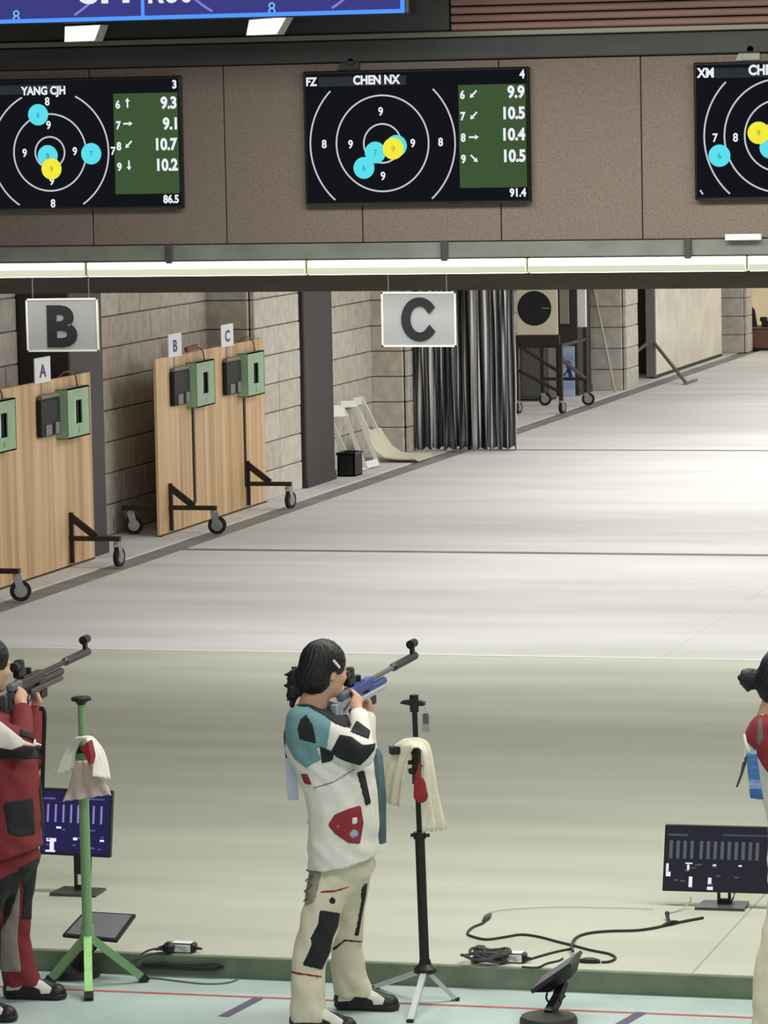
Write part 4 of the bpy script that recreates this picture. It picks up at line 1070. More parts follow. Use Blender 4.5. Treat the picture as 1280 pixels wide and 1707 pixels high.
def mid_extra(root, ja, tr, dx, dy):
    yb = 0.10
    # loose front flap on the far side of the jacket
    pts = [(0.094, 0.060, 1.161), (0.113, 0.060, 1.129), (0.125, 0.060, 0.950), (0.121, 0.060, 0.743), (0.108, 0.060, 0.751), (0.101, 0.060, 0.949)]
    MB().prism([Vector(p) for p in pts], (0.01, 0.05, 0)).build('front_flap', mat('flap_teal', (92, 116, 124), .85, var=.3, scale=12), ja)
    # competition tag on the back
    a, b, c, d = (-0.249, -0.140, 1.169), (-0.187, -0.140, 1.149), (-0.191, -0.140, 0.965), (-0.237, -0.140, 0.964)
    g = [[tuple(Vector(a).lerp(Vector(b), j / 4).lerp(Vector(d).lerp(Vector(c), j / 4), i / 6) + Vector((0, 0.006 * math.sin(j * 2 + i), 0))) for j in range(5)] for i in range(7)]
    MB().sheet(g, 0.003).build('back_tag', mat('pale_tag', (196, 204, 222), .7), root, label='pale lavender number tag hanging at the back')
    MB().tube([(-0.126, -0.200, 1.019), (-0.094, -0.220, 0.978), (-0.106, -0.220, 0.926), (-0.129, -0.200, 0.877)], 0.006, 6).build('back_strap', W_grey, ja)
    MB().tube([(-0.200, -0.200, 1.352), (-0.212, -0.220, 1.263), (-0.212, -0.200, 1.163)], 0.014, 8).build('back_strap', W_black, ja)
    zz = [(-0.118, -0.280, 0.688), (-0.083, -0.300, 0.672), (-0.124, -0.280, 0.640), (-0.089, -0.300, 0.624), (-0.128, -0.290, 0.595), (-0.093, -0.310, 0.579), (-0.128, -0.300, 0.555)]
    MB().tube(zz, 0.004, 6, 1).build('lacing', mat('lace_dark', (96, 92, 88), .8), tr)
    # hair clip
    MB().beam((0.005, -0.220, 1.590), (0.020, -0.180, 1.554), 0.006, 0.010).build('hair_clip', M_white, root)

shooter(0, 0, 'person in white and teal shooting suit aiming a blue rifle, black hair tied back', W_white, W_cream, mid_jacket, mid_trousers, (M_black, W_white), 'mid', mid_extra)

left_jacket = [
    ('arm_band', W_white, -0.320, [(-1.528, 1.336), (-1.489, 1.312), (-1.451, 1.285), (-1.374, 1.227), (-1.306, 1.200), (-1.375, 1.205), (-1.431, 1.185), (-1.493, 1.192), (-1.531, 1.211)], K(t=.004, ymax=.1)),
    ('sleeve_stripe', W_white, -0.200, [(-1.378, 1.352), (-1.361, 1.334), (-1.340, 1.228), (-1.348, 1.176), (-1.374, 1.185), (-1.365, 1.228)], K(t=.006, ymax=.1)),
    ('elbow_patch', W_black, -0.300, [(-1.403, 1.276), (-1.323, 1.249), (-1.331, 1.222), (-1.402, 1.245)], K(t=.005, ymax=.05)),
    ('waist_band', W_black, -0.340, [(-1.524, 1.196), (-1.485, 1.191), (-1.425, 1.183), (-1.367, 1.205), (-1.289, 1.195), (-1.296, 1.149), (-1.369, 1.149), (-1.486, 1.147), (-1.526, 1.153)], K(t=.005)),
    ('pocket_patch', W_black, -0.300, [(-1.489, 0.935), (-1.468, 0.951), (-1.359, 0.970), (-1.356, 0.808), (-1.421, 0.797), (-1.469, 0.811)], K(t=.005)),
    ('side_stripe', W_black, -0.200, [(-1.364, 1.122), (-1.323, 1.129), (-1.334, 0.766), (-1.360, 0.771), (-1.364, 0.978)], K(t=.004)),
]
left_trousers = [
    ('knee_panel', W_black, -0.320, [(-1.511, 0.608), (-1.467, 0.634), (-1.418, 0.643), (-1.428, 0.596), (-1.518, 0.383)], K(t=.004)),
    ('leg_panel', W_grey, -0.200, [(-1.475, 0.576), (-1.471, 0.530), (-1.495, 0.303), (-1.483, 0.161), (-1.586, 0.160), (-1.570, 0.352), (-1.518, 0.436)], K(t=.003)),
    ('side_panel', W_black, -0.060, [(-1.501, 0.616), (-1.420, 0.665), (-1.445, 0.483), (-1.475, 0.376), (-1.514, 0.380), (-1.498, 0.502)], K(t=.004)),
]
def left_extra(root, ja, tr, dx, dy):
    MB().tube([(-1.442, 0.050, 1.313), (-1.425, 0.050, 1.308), (-1.421, 0.050, 1.262), (-1.435, 0.060, 1.098), (-1.446, 0.060, 0.908)], 0.010, 8).build('side_strap', W_black, ja)
shooter(-1.53, -0.055, 'person in dark red shooting suit aiming a black rifle at the left picture edge', W_dred, W_dred, left_jacket, left_trousers, (M_black, W_white), 'plain', left_extra)

right_jacket = [
    ('collar', W_navy, -0.120, [(1.733, 1.494), (1.995, 1.499), (1.995, 1.423), (1.868, 1.427), (1.828, 1.430), (1.785, 1.418), (1.732, 1.413)], K(t=.007, ymax=.1)),
    ('shoulder_panel', W_red, -0.280, [(1.715, 1.498), (1.975, 1.503), (1.972, 1.154), (1.893, 1.154), (1.864, 1.194), (1.831, 1.259), (1.798, 1.296), (1.713, 1.328)], K(t=.003)),
    ('back_stitching', mat('lettering_grey', (120, 100, 96), .8), -0.300, [(1.855, 1.386), (1.874, 1.391), (1.878, 1.315), (1.861, 1.272), (1.845, 1.286)], K(t=.005)),
    ('shoulder_badge', W_white, -0.300, [(1.870, 1.417), (1.882, 1.422), (1.892, 1.412), (1.885, 1.404), (1.873, 1.405)], K(t=.006)),
    ('side_patch', W_black, -0.280, [(1.889, 1.360), (1.927, 1.370), (1.935, 1.276), (1.890, 1.265)], K(t=.006)),
]
def right_extra(root, ja, tr, dx, dy):
    a, b, c, d = (1.817, -0.370, 1.264), (1.860, -0.370, 1.270), (1.888, -0.370, 1.062), (1.835, -0.370, 1.066)
    g = [[tuple(Vector(a).lerp(Vector(b), j / 4).lerp(Vector(d).lerp(Vector(c), j / 4), i / 6) + Vector((0, 0.006 * math.sin(j * 2 + i), 0))) for j in range(5)] for i in range(7)]
    MB().sheet(g, 0.003).build('back_tag', stripes('tag_blue', [(52, 92, 150), (70, 120, 180), (190, 205, 225)], 2, 26, .6), root, label='blue and white number tag hanging at the back')
    MB().tube([(1.823, -0.360, 1.237), (1.807, -0.360, 1.204), (1.797, -0.360, 1.166), (1.776, -0.360, 1.110)], lambda t: 0.010 - 0.006 * t, 8).build('tag_strap', mat('strap_grey', (74, 70, 66), .8), root)
    MB().tube([(1.800, -0.300, 1.320), (1.816, -0.350, 1.291), (1.835, -0.370, 1.259)], 0.006, 6).build('tag_cord', W_white, root)
shooter(2.008, 0.0, 'person in red and white shooting suit with a hair bun at the right picture edge', W_white, W_cream, right_jacket, [], (M_black, W_white), 'bun', right_extra)

# ------------------------------------------------------------------ rifles (x along the bore, y to the left, z up)
def rifle(back, muzzle, label, pal, fore):
    back = Vector(back); muzzle = Vector(muzzle); L = (muzzle - back).length
    x = (muzzle - back).normalized(); y = Vector((0, 0, 1)).cross(x).normalized(); z = x.cross(y)
    xf = Matrix(((x.x, y.x, z.x, back.x), (x.y, y.y, z.y, back.y), (x.z, y.z, z.z, back.z), (0, 0, 0, 1)))
    t = thing('air_rifle', back, label, 'rifle', 'air rifles held by the shooters')
    B = lambda n, q, m: q.build(n, pal[m], t)
    B('barrel', MB().cyl((0.12, 0, 0), (L - 0.02, 0, 0), 0.0115, n=16, xf=xf), 'barrel')
    B('barrel_sleeve', MB().cyl((L - 0.285, 0, 0), (L, 0, 0), 0.019, n=18, xf=xf).cyl((L - 0.30, 0, 0), (L - 0.285, 0, 0), 0.013, 0.019, n=18, xf=xf), 'sleeve')
    fs = B('front_sight', MB().box((L - 0.045, -0.008, 0.016), (L - 0.012, 0.008, 0.044), 0.003, xf=xf), 'black')
    MB().cyl((L - 0.055, 0, 0.060), (L, 0, 0.060), 0.020, n=18, xf=xf).build('sight_tunnel', pal['black'], fs)
    B('receiver', MB().box((-0.02, -0.022, -0.030), (0.26, 0.022, 0.018), 0.008, xf=xf).box((0.02, -0.018, 0.016), (0.16, 0.018, 0.026), 0.004, xf=xf), 'body')
    B('air_cylinder', MB().cyl((0.20, 0, -0.034), (fore, 0, -0.034), 0.017, n=18, xf=xf).cyl((fore, 0, -0.034), (fore + 0.012, 0, -0.034), 0.017, 0.011, n=18, xf=xf), 'body')
    B('fore_end', MB().box((0.10, -0.020, -0.072), (fore - 0.02, 0.020, -0.046), 0.006, xf=xf), 'trim')
    rs = B('rear_sight', MB().box((-0.035, -0.016, 0.026), (0.055, 0.016, 0.062), 0.006, xf=xf).box((-0.02, -0.020, 0.058), (0.03, 0.020, 0.104), 0.008, xf=xf), 'black')
    MB().cyl((-0.060, 0, 0.080), (-0.018, 0, 0.080), 0.021, n=18, xf=xf).build('eyepiece', pal['black'], rs)
    MB().cyl((0.10, 0, 0.022), (0.10, 0, 0.052), 0.018, n=14, xf=xf).build('load_knob', pal['black'], t)
    B('pistol_grip', MB().prism([(0.00, -0.017, -0.035), (0.075, -0.017, -0.035), (0.062, -0.017, -0.135), (0.012, -0.017, -0.13)], (0, 0.034, 0), xf=xf.copy()) if False else MB().box((0.0, -0.016, -0.14), (0.055, 0.016, -0.03), 0.009, xf=xf @ Matrix.Rotation(-0.18, 4, 'Y')), 'black')
    gd = MB(); pts = [(0.075, 0, -0.05), (0.082, 0, -0.085), (0.11, 0, -0.10), (0.14, 0, -0.085), (0.145, 0, -0.05)]
    gd.tube(pts, 0.004, 6, xf=xf); B('trigger_guard', gd, 'black')
    B('trigger', MB().tube([(0.10, 0, -0.045), (0.106, 0, -0.065), (0.098, 0, -0.082)], 0.003, 6, xf=xf), 'trim')
    B('hand_rest', MB().box((0.22, -0.014, -0.115), (0.30, 0.014, -0.07), 0.006, xf=xf), 'black')
    B('stock_frame', MB().beam((-0.02, 0.0, -0.02), (-0.15, -0.01, -0.035), 0.03, 0.03, xf=xf).beam((0.0, 0.0, -0.05), (-0.16, -0.01, -0.10), 0.02, 0.022, xf=xf).beam((-0.14, -0.01, -0.02), (-0.16, -0.01, -0.12), 0.02, 0.03, xf=xf), 'trim')
    B('cheek_piece', MB().box((-0.15, -0.030, -0.018), (-0.02, 0.006, 0.022), 0.010, xf=xf), 'cheek')
    B('butt_plate', MB().box((-0.20, -0.018, -0.15), (-0.178, 0.014, -0.02), 0.006, xf=xf).tube([(-0.19, 0, -0.145), (-0.21, 0, -0.175), (-0.235, 0, -0.19)], 0.008, 8, xf=xf).cyl((-0.18, 0, -0.06), (-0.15, 0, -0.06), 0.008, xf=xf), 'trim')
    return t
M_gunblk = mat('gun_black', (26, 26, 28), .4, .3)
rifle((-0.009, 0.060, 1.417), (0.062, 0.900, 1.461), 'blue and silver air rifle with black muzzle held by the shooter in white', dict(barrel=mat('barrel_grey', (120, 118, 116), .35, .6), sleeve=mat('sleeve_black', (48, 46, 44), .4, .3), black=M_gunblk, body=mat('receiver_blue', (62, 84, 156), .35, .35), trim=mat('stock_silver', (204, 208, 216), .35, .6), cheek=mat('cheek_grey', (96, 100, 110), .6)), 0.43)
rifle((-1.524, 0.020, 1.429), (-1.501, 0.860, 1.460), 'dark brown and black air rifle held by the shooter in dark red', dict(barrel=mat('barrel_brown', (62, 52, 50), .4, .3), sleeve=mat('sleeve_brown', (66, 56, 54), .4, .3), black=M_gunblk, body=mat('receiver_brown', (70, 58, 56), .45, .2), trim=mat('stock_grey', (90, 92, 96), .4, .5), cheek=mat('cheek_grey', (96, 100, 110), .6)), 0.50)

# ------------------------------------------------------------------ rifle stands with towels
def towel(name, rows, label, m, th=0.006, n=15, fold=0.012, waves=3.0, ragged=0.0, parent=None):
    """rows: (left point, right point) from one end of the cloth to the other."""
    R_ = []
    for i in range(len(rows) - 1):
        for k in range(5):
            t = k / 5
            R_.append((Vector(rows[i][0]).lerp(Vector(rows[i + 1][0]), t), Vector(rows[i][1]).lerp(Vector(rows[i + 1][1]), t)))
    R_.append((Vector(rows[-1][0]), Vector(rows[-1][1])))
    # relax the path a little
    for _ in range(2):
        R_ = [R_[0]] + [((R_[i - 1][0] + R_[i][0] * 2 + R_[i + 1][0]) / 4, (R_[i - 1][1] + R_[i][1] * 2 + R_[i + 1][1]) / 4) for i in range(1, len(R_) - 1)] + [R_[-1]]
    g = []; m_ = len(R_)
    for i, (a, b) in enumerate(R_):
        a, b = Vector(a), Vector(b)
        d = (R_[min(i + 1, m_ - 1)][0] - R_[max(i - 1, 0)][0]); nrm = (b - a).cross(d)
        nrm = nrm.normalized() if nrm.length > 1e-6 else Vector((0, -1, 0))
        row = []
        end = abs(i / (m_ - 1) - 0.5) * 2
        for j in range(n):
            u = j / (n - 1)
            p = a.lerp(b, u) + nrm * fold * (0.25 + 0.75 * end) * math.sin(u * waves * 2 * math.pi + 1.2 * math.sin(i * 0.3))
            if ragged and i == m_ - 1: p.z += ragged * math.sin(j * 2.1)
            row.append(tuple(p))
        g.append(row)
    if parent is not None: return MB().sheet(g, th).build(name, m, parent, ang=180)
    return MB().sheet(g, th).build(name, m, None, org=rows[len(rows) // 2][0], ang=180, label=label, category='towel')

# green stand of the left shooter
M_gs = mat('stand_green', (134, 172, 122), .4, .1); M_gsl = mat('stand_light_green', (168, 226, 140), .45, var=.12, scale=30)
gx, gy = -1.343, 0.32
t = thing('rifle_stand', (gx, gy, 0), 'green tripod rifle stand with a round black top', 'stand')
MB().cyl((gx, gy, 0.17), (gx, gy, 1.08), 0.023, n=16).build('lower_pole', M_gs, t)
MB().cyl((gx, gy, 1.06), (gx, gy, 1.31), 0.017, n=16).build('upper_pole', M_gs, t)
MB().lathe([(0.017, -0.02), (0.03, -0.004), (0.045, 0.0), (0.046, 0.012), (0.04, 0.016)], 24, xf=Matrix.Translation((gx, gy, 1.312))).build('rest_disc', M_black, t)
MB().cyl((gx, gy, 0.20), (gx, gy, 0.28), 0.031, n=16).build('hub', M_gs, t)
for i, p in enumerate(((-1.246, 0.047, 0.020), (-1.129, 0.451, 0.020), (-1.536, 0.351, 0.020))):
    p = Vector(p); m = M_gsl if i == 0 else M_gs
    lg = MB().beam((gx, gy, 0.235), p, 0.036, 0.036).build('leg', m, t)
    d = (p - Vector((gx, gy, 0.235))).normalized()
    MB().beam(p - d * 0.012, Vector((p.x, p.y, p.z)) + Vector((d.x, d.y, 0)) * 0.02 + Vector((0, 0, -0.018)), 0.042, 0.042).build('rubber_foot', M_black, lg)
MB().beam((gx - 0.06, gy - 0.02, 1.085), (gx + 0.05, gy - 0.03, 1.095), 0.03, 0.03).build('side_arm', M_black, t)
MB().cyl((gx, gy - .005, 1.04), (gx, gy - .005, 1.10), 0.032, n=16).build('clamp', M_gs, t)
W_towel = mat('white_towel', (238, 234, 226), .95, var=.06, scale=40, bump=.3); W_pink = mat('pinkish_towel', (226, 206, 196), .95, var=.06, scale=40, bump=.3)
towel('towel', [((-1.433, 0.200, 0.983), (-1.372, 0.270, 1.001)), ((-1.411, 0.200, 1.060), (-1.364, 0.270, 1.077)), ((-1.372, 0.200, 1.124), (-1.340, 0.270, 1.127)), ((-1.303, 0.140, 1.172), (-1.316, 0.270, 1.144)), ((-1.272, 0.260, 1.163), (-1.250, 0.140, 1.138)), ((-1.226, 0.270, 1.091), (-1.237, 0.140, 1.085)), ((-1.206, 0.270, 1.016), (-1.233, 0.140, 1.031)), ((-1.193, 0.270, 0.961), (-1.228, 0.140, 0.998))], 'white towel draped over the top of the green stand', W_towel, fold=0.008)
towel('towel', [((-1.355, 0.260, 1.046), (-1.281, 0.260, 1.048)), ((-1.373, 0.255, 0.987), (-1.241, 0.255, 0.995)), ((-1.396, 0.250, 0.910), (-1.201, 0.250, 0.932)), ((-1.415, 0.250, 0.860), (-1.182, 0.250, 0.899))], 'pinkish white cloth hanging in front of the green pole', W_pink, fold=0.014, ragged=0.004)
MB().prism([(-1.265, 0.070, 1.133), (-1.227, 0.070, 1.166), (-1.212, 0.070, 1.096), (-1.222, 0.070, 1.058), (-1.246, 0.070, 1.112)], (0, 0.06, 0)).build('pouch', M_red, label='small red pouch under the white towel on the green stand', category='pouch')

# black stand of the middle shooter
bx0, bx1, by = 0.226, 0.252, 0.27
t = thing('rifle_stand', (bx1, by, 0), 'tall black tripod rifle stand beside the shooter in white', 'stand')
MB().cyl((0.252, by, 0.15), (0.240, by, 0.76), 0.022, 0.022, n=16).build('lower_pole', M_black, t)
MB().cyl((0.240, by, 0.72), (0.226, by, 1.375), 0.012, 0.012, n=14).build('upper_pole', M_black, t)
MB().cyl((0.2265, by, 1.30), (0.226, by, 1.375), 0.020, n=14).build('pole_top', M_black, t)
MB().cyl((0.240, by, 0.735), (0.2397, by, 0.765), 0.028, n=16).cyl((0.20, by, 0.75), (0.285, by, 0.752), 0.009, n=10).build('clamp', M_black, t)
MB().lathe([(0.02, 0), (0.05, 0.012), (0.05, 0.03), (0.028, 0.05), (0.024, 0.07)], 18, xf=Matrix.Translation((0.253, by, 0.125))).build('hub', M_black, t)
M_aleg = mat('leg_alu', (196, 202, 200), .35, .4)
for p in ((0.287, -0.116, 0.006), (0.375, 0.334, 0.006), (-0.049, 0.519, 0.006)):
    lg = MB().beam((0.253, by, 0.15), p, 0.026, 0.02).build('leg', M_aleg, t)
    MB().box((p[0] - .016, p[1] - .016, 0.0), (p[0] + .016, p[1] + .016, 0.014), .004).build('rubber_foot', M_gloss, lg)
a = (0.179, 0.220, 1.345); b = (0.264, 0.290, 1.328)
MB().prism([(a[0], 0.20, a[2]), (0.226, 0.25, a[2] - 0.018), (b[0], 0.29, b[2] - .005), (b[0], 0.29, b[2] + .010), (0.226, 0.25, a[2] + .012), (a[0] + .01, 0.20, a[2] + .012)], (0, 0.035, 0)).build('rest_cradle', M_black, t)
a = (0.131, 0.200, 1.137)
MB().beam((a[0], 0.20, a[2]), (0.232, 0.255, a[2] + 0.0), 0.045, 0.034).build('side_arm', M_black, t)
MB().cyl((0.205, by - .03, 1.078), (0.232, by, 1.078), 0.010, n=10).cyl((0.21, by - .03, 1.04), (0.232, by, 1.04), 0.014, n=10).build('knob', M_black, t)
MB().cyl((0.232, by, 0.98), (0.232, by, 1.16), 0.021, n=14).build('sleeve', mat('sleeve_brown2', (70, 54, 50), .5), t)
sa = a[2]
towel('towel', [((0.079, 0.235, 0.903), (0.186, 0.160, 0.892)), ((0.103, 0.235, 1.011), (0.211, 0.160, 1.015)), ((0.127, 0.235, 1.102), (0.229, 0.160, 1.116)), ((0.139, 0.235, 1.156), (0.254, 0.130, 1.164)), ((0.182, 0.238, 1.183), (0.284, 0.120, 1.166)), ((0.248, 0.238, 1.189), (0.300, 0.120, 1.151)), ((0.296, 0.238, 1.169), (0.302, 0.130, 1.102)), ((0.322, 0.238, 1.079), (0.295, 0.140, 1.010)), ((0.341, 0.238, 0.925), (0.287, 0.150, 0.899)), ((0.365, 0.238, 0.788), (0.280, 0.150, 0.787))], 'cream towel draped over the arm of the black stand', W_towel if False else mat('cream_towel', (236, 228, 204), .95, var=.08, scale=40, bump=.3), fold=0.010, waves=2.2, ragged=0.008)
pv = Vol((-0.06, -0.05, -0.09), (0.06, 0.05, 0.09), 0.004)
pv.add(ell((0, 0, -0.01), (0.028, 0.018, 0.052)), .01).add(ell((0.004, 0, -0.045), (0.030, 0.02, 0.03)), .02).add(rc((-.008, 0, .04), (-.004, 0, .065), .014, .008), .01)
p = Vector((0.294, 0.090, 1.002))
P, F = pv.mesh(tuple(p)); pt = link_mesh('pouch', P, F, M_red, None, tuple(p), 180, label='red drawstring pouch hanging on the black stand', category='pouch')
MB().tube([(p.x - .004, p.y, p.z + .06), (p.x - .008, p.y + .03, p.z + .09), (p.x - .012, by - .016, 1.04)], 0.003, 6).build('drawstring', M_red, pt)
p = Vector((0.278, 0.270, 1.252)); p2 = Vector((0.272, 0.280, 1.322)); p3 = Vector((0.283, 0.275, 1.291))
tg = thing('tag', p, 'small translucent grey tag hanging from the top of the black stand', 'tag')
MB().box((p.x - .017, p.y - .002, p.z - .04), (p.x + .017, p.y + .002, p.z + .035), .001).build('card', mat('tag_grey', (150, 156, 152), .4), tg)
MB().box((p.x - .012, p.y - .0035, p.z - .005), (p.x + .012, p.y + .0035, p.z + .042), .001).build('clip', mat('tag_dark', (92, 98, 94), .4), tg)
MB().tube([(p.x, p.y, p.z + .034), (p3.x, p3.y, p3.z), (p2.x - .004, p2.y + .01, p2.z)], 0.0025, 6).build('string', mat('string_grey', (150, 150, 140), .6), tg)

# ------------------------------------------------------------------ monitors on the range floor
def monitor(bl, br, tl, tr, base, label, pal, bars, blobs, seed):
    """Corner points are world points of one upright panel."""
    bl, br, tl, tr = map(Vector, (bl, br, tl, tr))
    o = Vector(base); t = thing('monitor', (o.x, o.y, 0.1), label, 'monitor', 'monitors on the range floor')
    ux = (br - bl).normalized(); uz = (tl - bl).normalized(); n = ux.cross(uz).normalized()  # n points away from the camera side
    if n.y < 0: n = -n
    W = (br - bl).length; H = (tl - bl).length
    A = lambda u, v, d=0.0: bl + ux * (u * W) + uz * (v * H) + n * d
    MB().prism([A(0, 0), A(1, 0), A(1, 1), A(0, 1)], n * 0.03).build('casing', M_black, t)
    s = MB().prism([A(.018, .04, -.001), A(.982, .04, -.001), A(.982, .97, -.001), A(.018, .97, -.001)], n * 0.001).build('screen', pal[0], t)
    Q = lambda mb, u0, v0, u1, v1: mb.add([A(u0, v0, -.002), A(u1, v0, -.002), A(u1, v1, -.002), A(u0, v1, -.002)], [(0, 1, 2, 3)])
    for u in bars:
        q = MB(); Q(q, u - .014, .50, u + .014, .77); q.build('bar_graphic', pal[1], s)
    for u, v, w, h in blobs:
        q = MB(); Q(q, u - w / 2, v - h / 2, u + w / 2, v + h / 2); q.build('bright_graphic', pal[2], s)
    rnd = random.Random(seed); q = MB()
    for k in range(12):
        u, v = rnd.uniform(.1, .93), rnd.uniform(.08, .42); Q(q, u - .02, v - .012, u + .02, v + .012)
    Q(q, .03, .84, .2, .87); Q(q, .5, .86, .9, .88)
    q.build('small_graphic', pal[3], s)
    c = Vector((o.x, o.y, 0.1))
    bk = A(.5, .45, .03)
    hx = ux.normalized()
    nk = MB()
    topz = bk.z; f = Vector((bk.x, bk.y + .025, 0))
    for k in (-1, 1):
        nk.beam(Vector((f.x, f.y, 0.112)) + hx * k * .026, Vector((f.x, f.y, topz)) + hx * k * .026, .012, .022, up=n)
    nk.beam(Vector((f.x, f.y, 0.112)), Vector((f.x, f.y, 0.135)), .05, .02, up=n).beam(Vector((f.x, f.y, 0.19)), Vector((f.x, f.y, topz)), .05, .02, up=n)
    nk.build('stand_neck', M_black, t)
    bs = MB(); cb = Vector((f.x, f.y - .03, 0.1))
    bs.prism([cb - hx * .12 - n * .10, cb + hx * .12 - n * .10, cb + hx * .11 + n * .09, cb - hx * .11 + n * .09], (0, 0, 0.014))
    bs.build('stand_base', mat('base_grey', (66, 66, 62), .4), t)
    MB().tube([bk + hx * .07, Vector((f.x, f.y, .16)) + hx * .05, Vector((f.x, f.y + .05, .106)) + hx * .02], .004, 6).build('cord', M_cable, t)
    return t
yL = 1.90
monitor((-2.157, 1.900, 0.294), (-1.789, 1.900, 0.287), (-2.135, 1.900, 0.626), (-1.767, 1.900, 0.621), (-2.046, 1.891, 0.100), 'monitor with a purple screen behind the green stand', (emit('mon_purple', (40, 38, 76), 1.0), emit('mon_bar', (150, 136, 205), .9), emit('mon_bright', (225, 215, 255), 1.2), emit('mon_small', (96, 98, 150), .9)),
    [.10, .21, .32, .43, .53, .75, .86], [(.17, .14, .06, .16), (.16, .23, .14, .05), (.15, .06, .14, .03), (.26, .42, .07, .03), (.50, .26, .06, .04), (.88, .25, .06, .03)], 5)
monitor((0.949, 2.100, 0.173), (1.515, 2.100, 0.175), (0.968, 2.100, 0.495), (1.533, 2.100, 0.497), (1.231, 2.031, 0.100), 'monitor with a dark grey screen at the right picture edge', (emit('mon_dark', (44, 44, 52), 1.0), emit('mon_bar2', (96, 100, 108), .9), emit('mon_bright2', (228, 228, 236), 1.1), emit('mon_small2', (86, 90, 98), .9)),
    [.06, .12, .18, .24, .32, .38, .44, .50, .56, .62, .68, .74, .80], [(.035, .36, .022, .12), (.045, .26, .04, .07), (.215, .36, .02, .10), (.24, .15, .03, .16), (.405, .17, .03, .10), (.41, .06, .05, .05), (.44, .41, .03, .025), (.66, .41, .03, .025), (.22, .43, .06, .02)], 8)
# pale lead under the right monitor
MB().tube([(1.155, 1.744, 0.220), (1.105, 2.021, 0.150), (1.082, 2.051, 0.120), (1.051, 1.969, 0.106), (1.011, 1.908, 0.105)], 0.0035, 6).build('lead', mat('pale_lead', (190, 188, 172), .6), label='thin pale lead dropping from the right monitor to the floor', category='cable')

# ------------------------------------------------------------------ small tilted monitors by the firing line
def tilt_monitor(corners, th, base, br, label, side):
    c4 = [Vector(p) for p in corners]
    ctr = sum(c4, Vector()) / 4
    t = thing('tilt_monitor', (base[0], base[1], 0), label, 'monitor', 'small tilted monitors at the firing line')
    nrm = (c4[1] - c4[0]).cross(c4[3] - c4[0]).normalized()
    if nrm.z < 0: nrm = -nrm
    q = MB().prism(c4, -nrm * .016)
    if th > .02:
        top_ = [ctr + (p - ctr) * .94 - nrm * .016 for p in c4]; bot_ = [ctr + (p - ctr) * .55 - nrm * th for p in c4]
        q.add(top_ + bot_, [(0, 1, 2, 3), (7, 6, 5, 4)] + [(k, 4 + k, 4 + (k + 1) % 4, (k + 1) % 4) for k in range(4)])
    q.build('casing', M_black, t)
    MB().prism([ctr + (p - ctr) * .9 + nrm * .0005 for p in c4], nrm * .0015).build('screen', mat('screen_glass', (116, 118, 122), .4), t)
    b = Vector((base[0], base[1], 0))
    MB().lathe([(br, 0), (br, 0.022), (br * .94, 0.035), (br * .5, 0.045), (0.02, 0.05)], 28, xf=Matrix.Translation(b)).build('base', mat('mon_base', (52, 52, 46), .5), t)
    under = ctr - nrm * th
    MB().beam(b + Vector((0, 0, .04)), b.lerp(under, .55) + Vector((side, 0, 0.0)), .035, .045).beam(b.lerp(under, .5) + Vector((side, 0, 0)), under, .035, .04).build('arm', M_black, t)
    MB().tube([under + Vector((-.05, 0, -.0)), under + Vector((-.07, -.03, -.07)), under + Vector((-.03, -.03, -.10)), under + Vector((.01, -.01, -.06))], .005, 6).build('cord', M_cable, t)
    return t
y_ = .5
tilt_monitor([(-1.501, 0.420, 0.213), (-1.240, 0.420, 0.197), (-1.208, 0.600, 0.282), (-1.459, 0.600, 0.287)], .02, ((-1.480, 0.719, 0.000)[0], .52), .115, 'small tilted monitor with a grey face behind the green stand', .0)
tilt_monitor([(0.790, 0.020, 0.129), (0.779, 0.250, 0.137), (0.971, 0.220, 0.273), (0.977, -0.020, 0.265)], .058, ((0.881, 0.092, 0.000)[0], -.03), .125, 'small tilted monitor seen edge on at the bottom of the picture', .0)

# ------------------------------------------------------------------ power adapters and cables
def adapter(c, ang, label, L=.12):
    c = Vector(c); t = thing('power_adapter', c, label, 'adapter', 'power adapters on the step')
    xf = Matrix.Translation(c) @ Matrix.Rotation(ang, 4, 'Z')
    MB().box((-L / 2, -.03, 0.001), (L / 2, .03, .045), .008, xf=xf).build('brick', M_black, t)
    MB().box((-L / 2 + .012, -.032, .006), (L / 2 - .016, -.0295, .040), xf=xf).box((-L / 2 + .012, -.026, .0445), (L / 2 - .016, .026, .0465), xf=xf).build('label_sticker', M_paper, t, label='white printed sticker')
    q = MB()
    for k in range(3): q.box((-.035 + .02 * k, -.0335, .028 - .008 * k), (.02 + .004 * k, -.0322, .030 - .008 * k), xf=xf)
    q.build('fine_print', mat('print_grey', (110, 110, 110), .8), t)
    MB().cyl((L / 2 - .004, 0, .022), (L / 2 + .03, 0, .018), .009, .005, n=10, xf=xf).build('strain_relief', M_black, t)
    return t
adapter((-1.001, 0.664, 0.100), -.03, 'black power adapter with a white sticker on the step by the green stand')
adapter((0.547, 0.715, 0.100), .03, 'black power adapter with a white sticker on the step by the cable bundle')
pl = thing('power_plug', (-1.057, 0.613, 0.100), 'black plug block beside the left power adapter', 'plug')
p = Vector((-1.057, 0.613, 0.100))
MB().box((p.x - .025, p.y - .03, .101), (p.x + .025, p.y + .03, .155), .016).build('body', M_black, pl)
MB().cyl((p.x - .025, p.y, .128), (p.x - .06, p.y - .01, .12), .012, .006, n=10).build('strain_relief', M_black, pl)
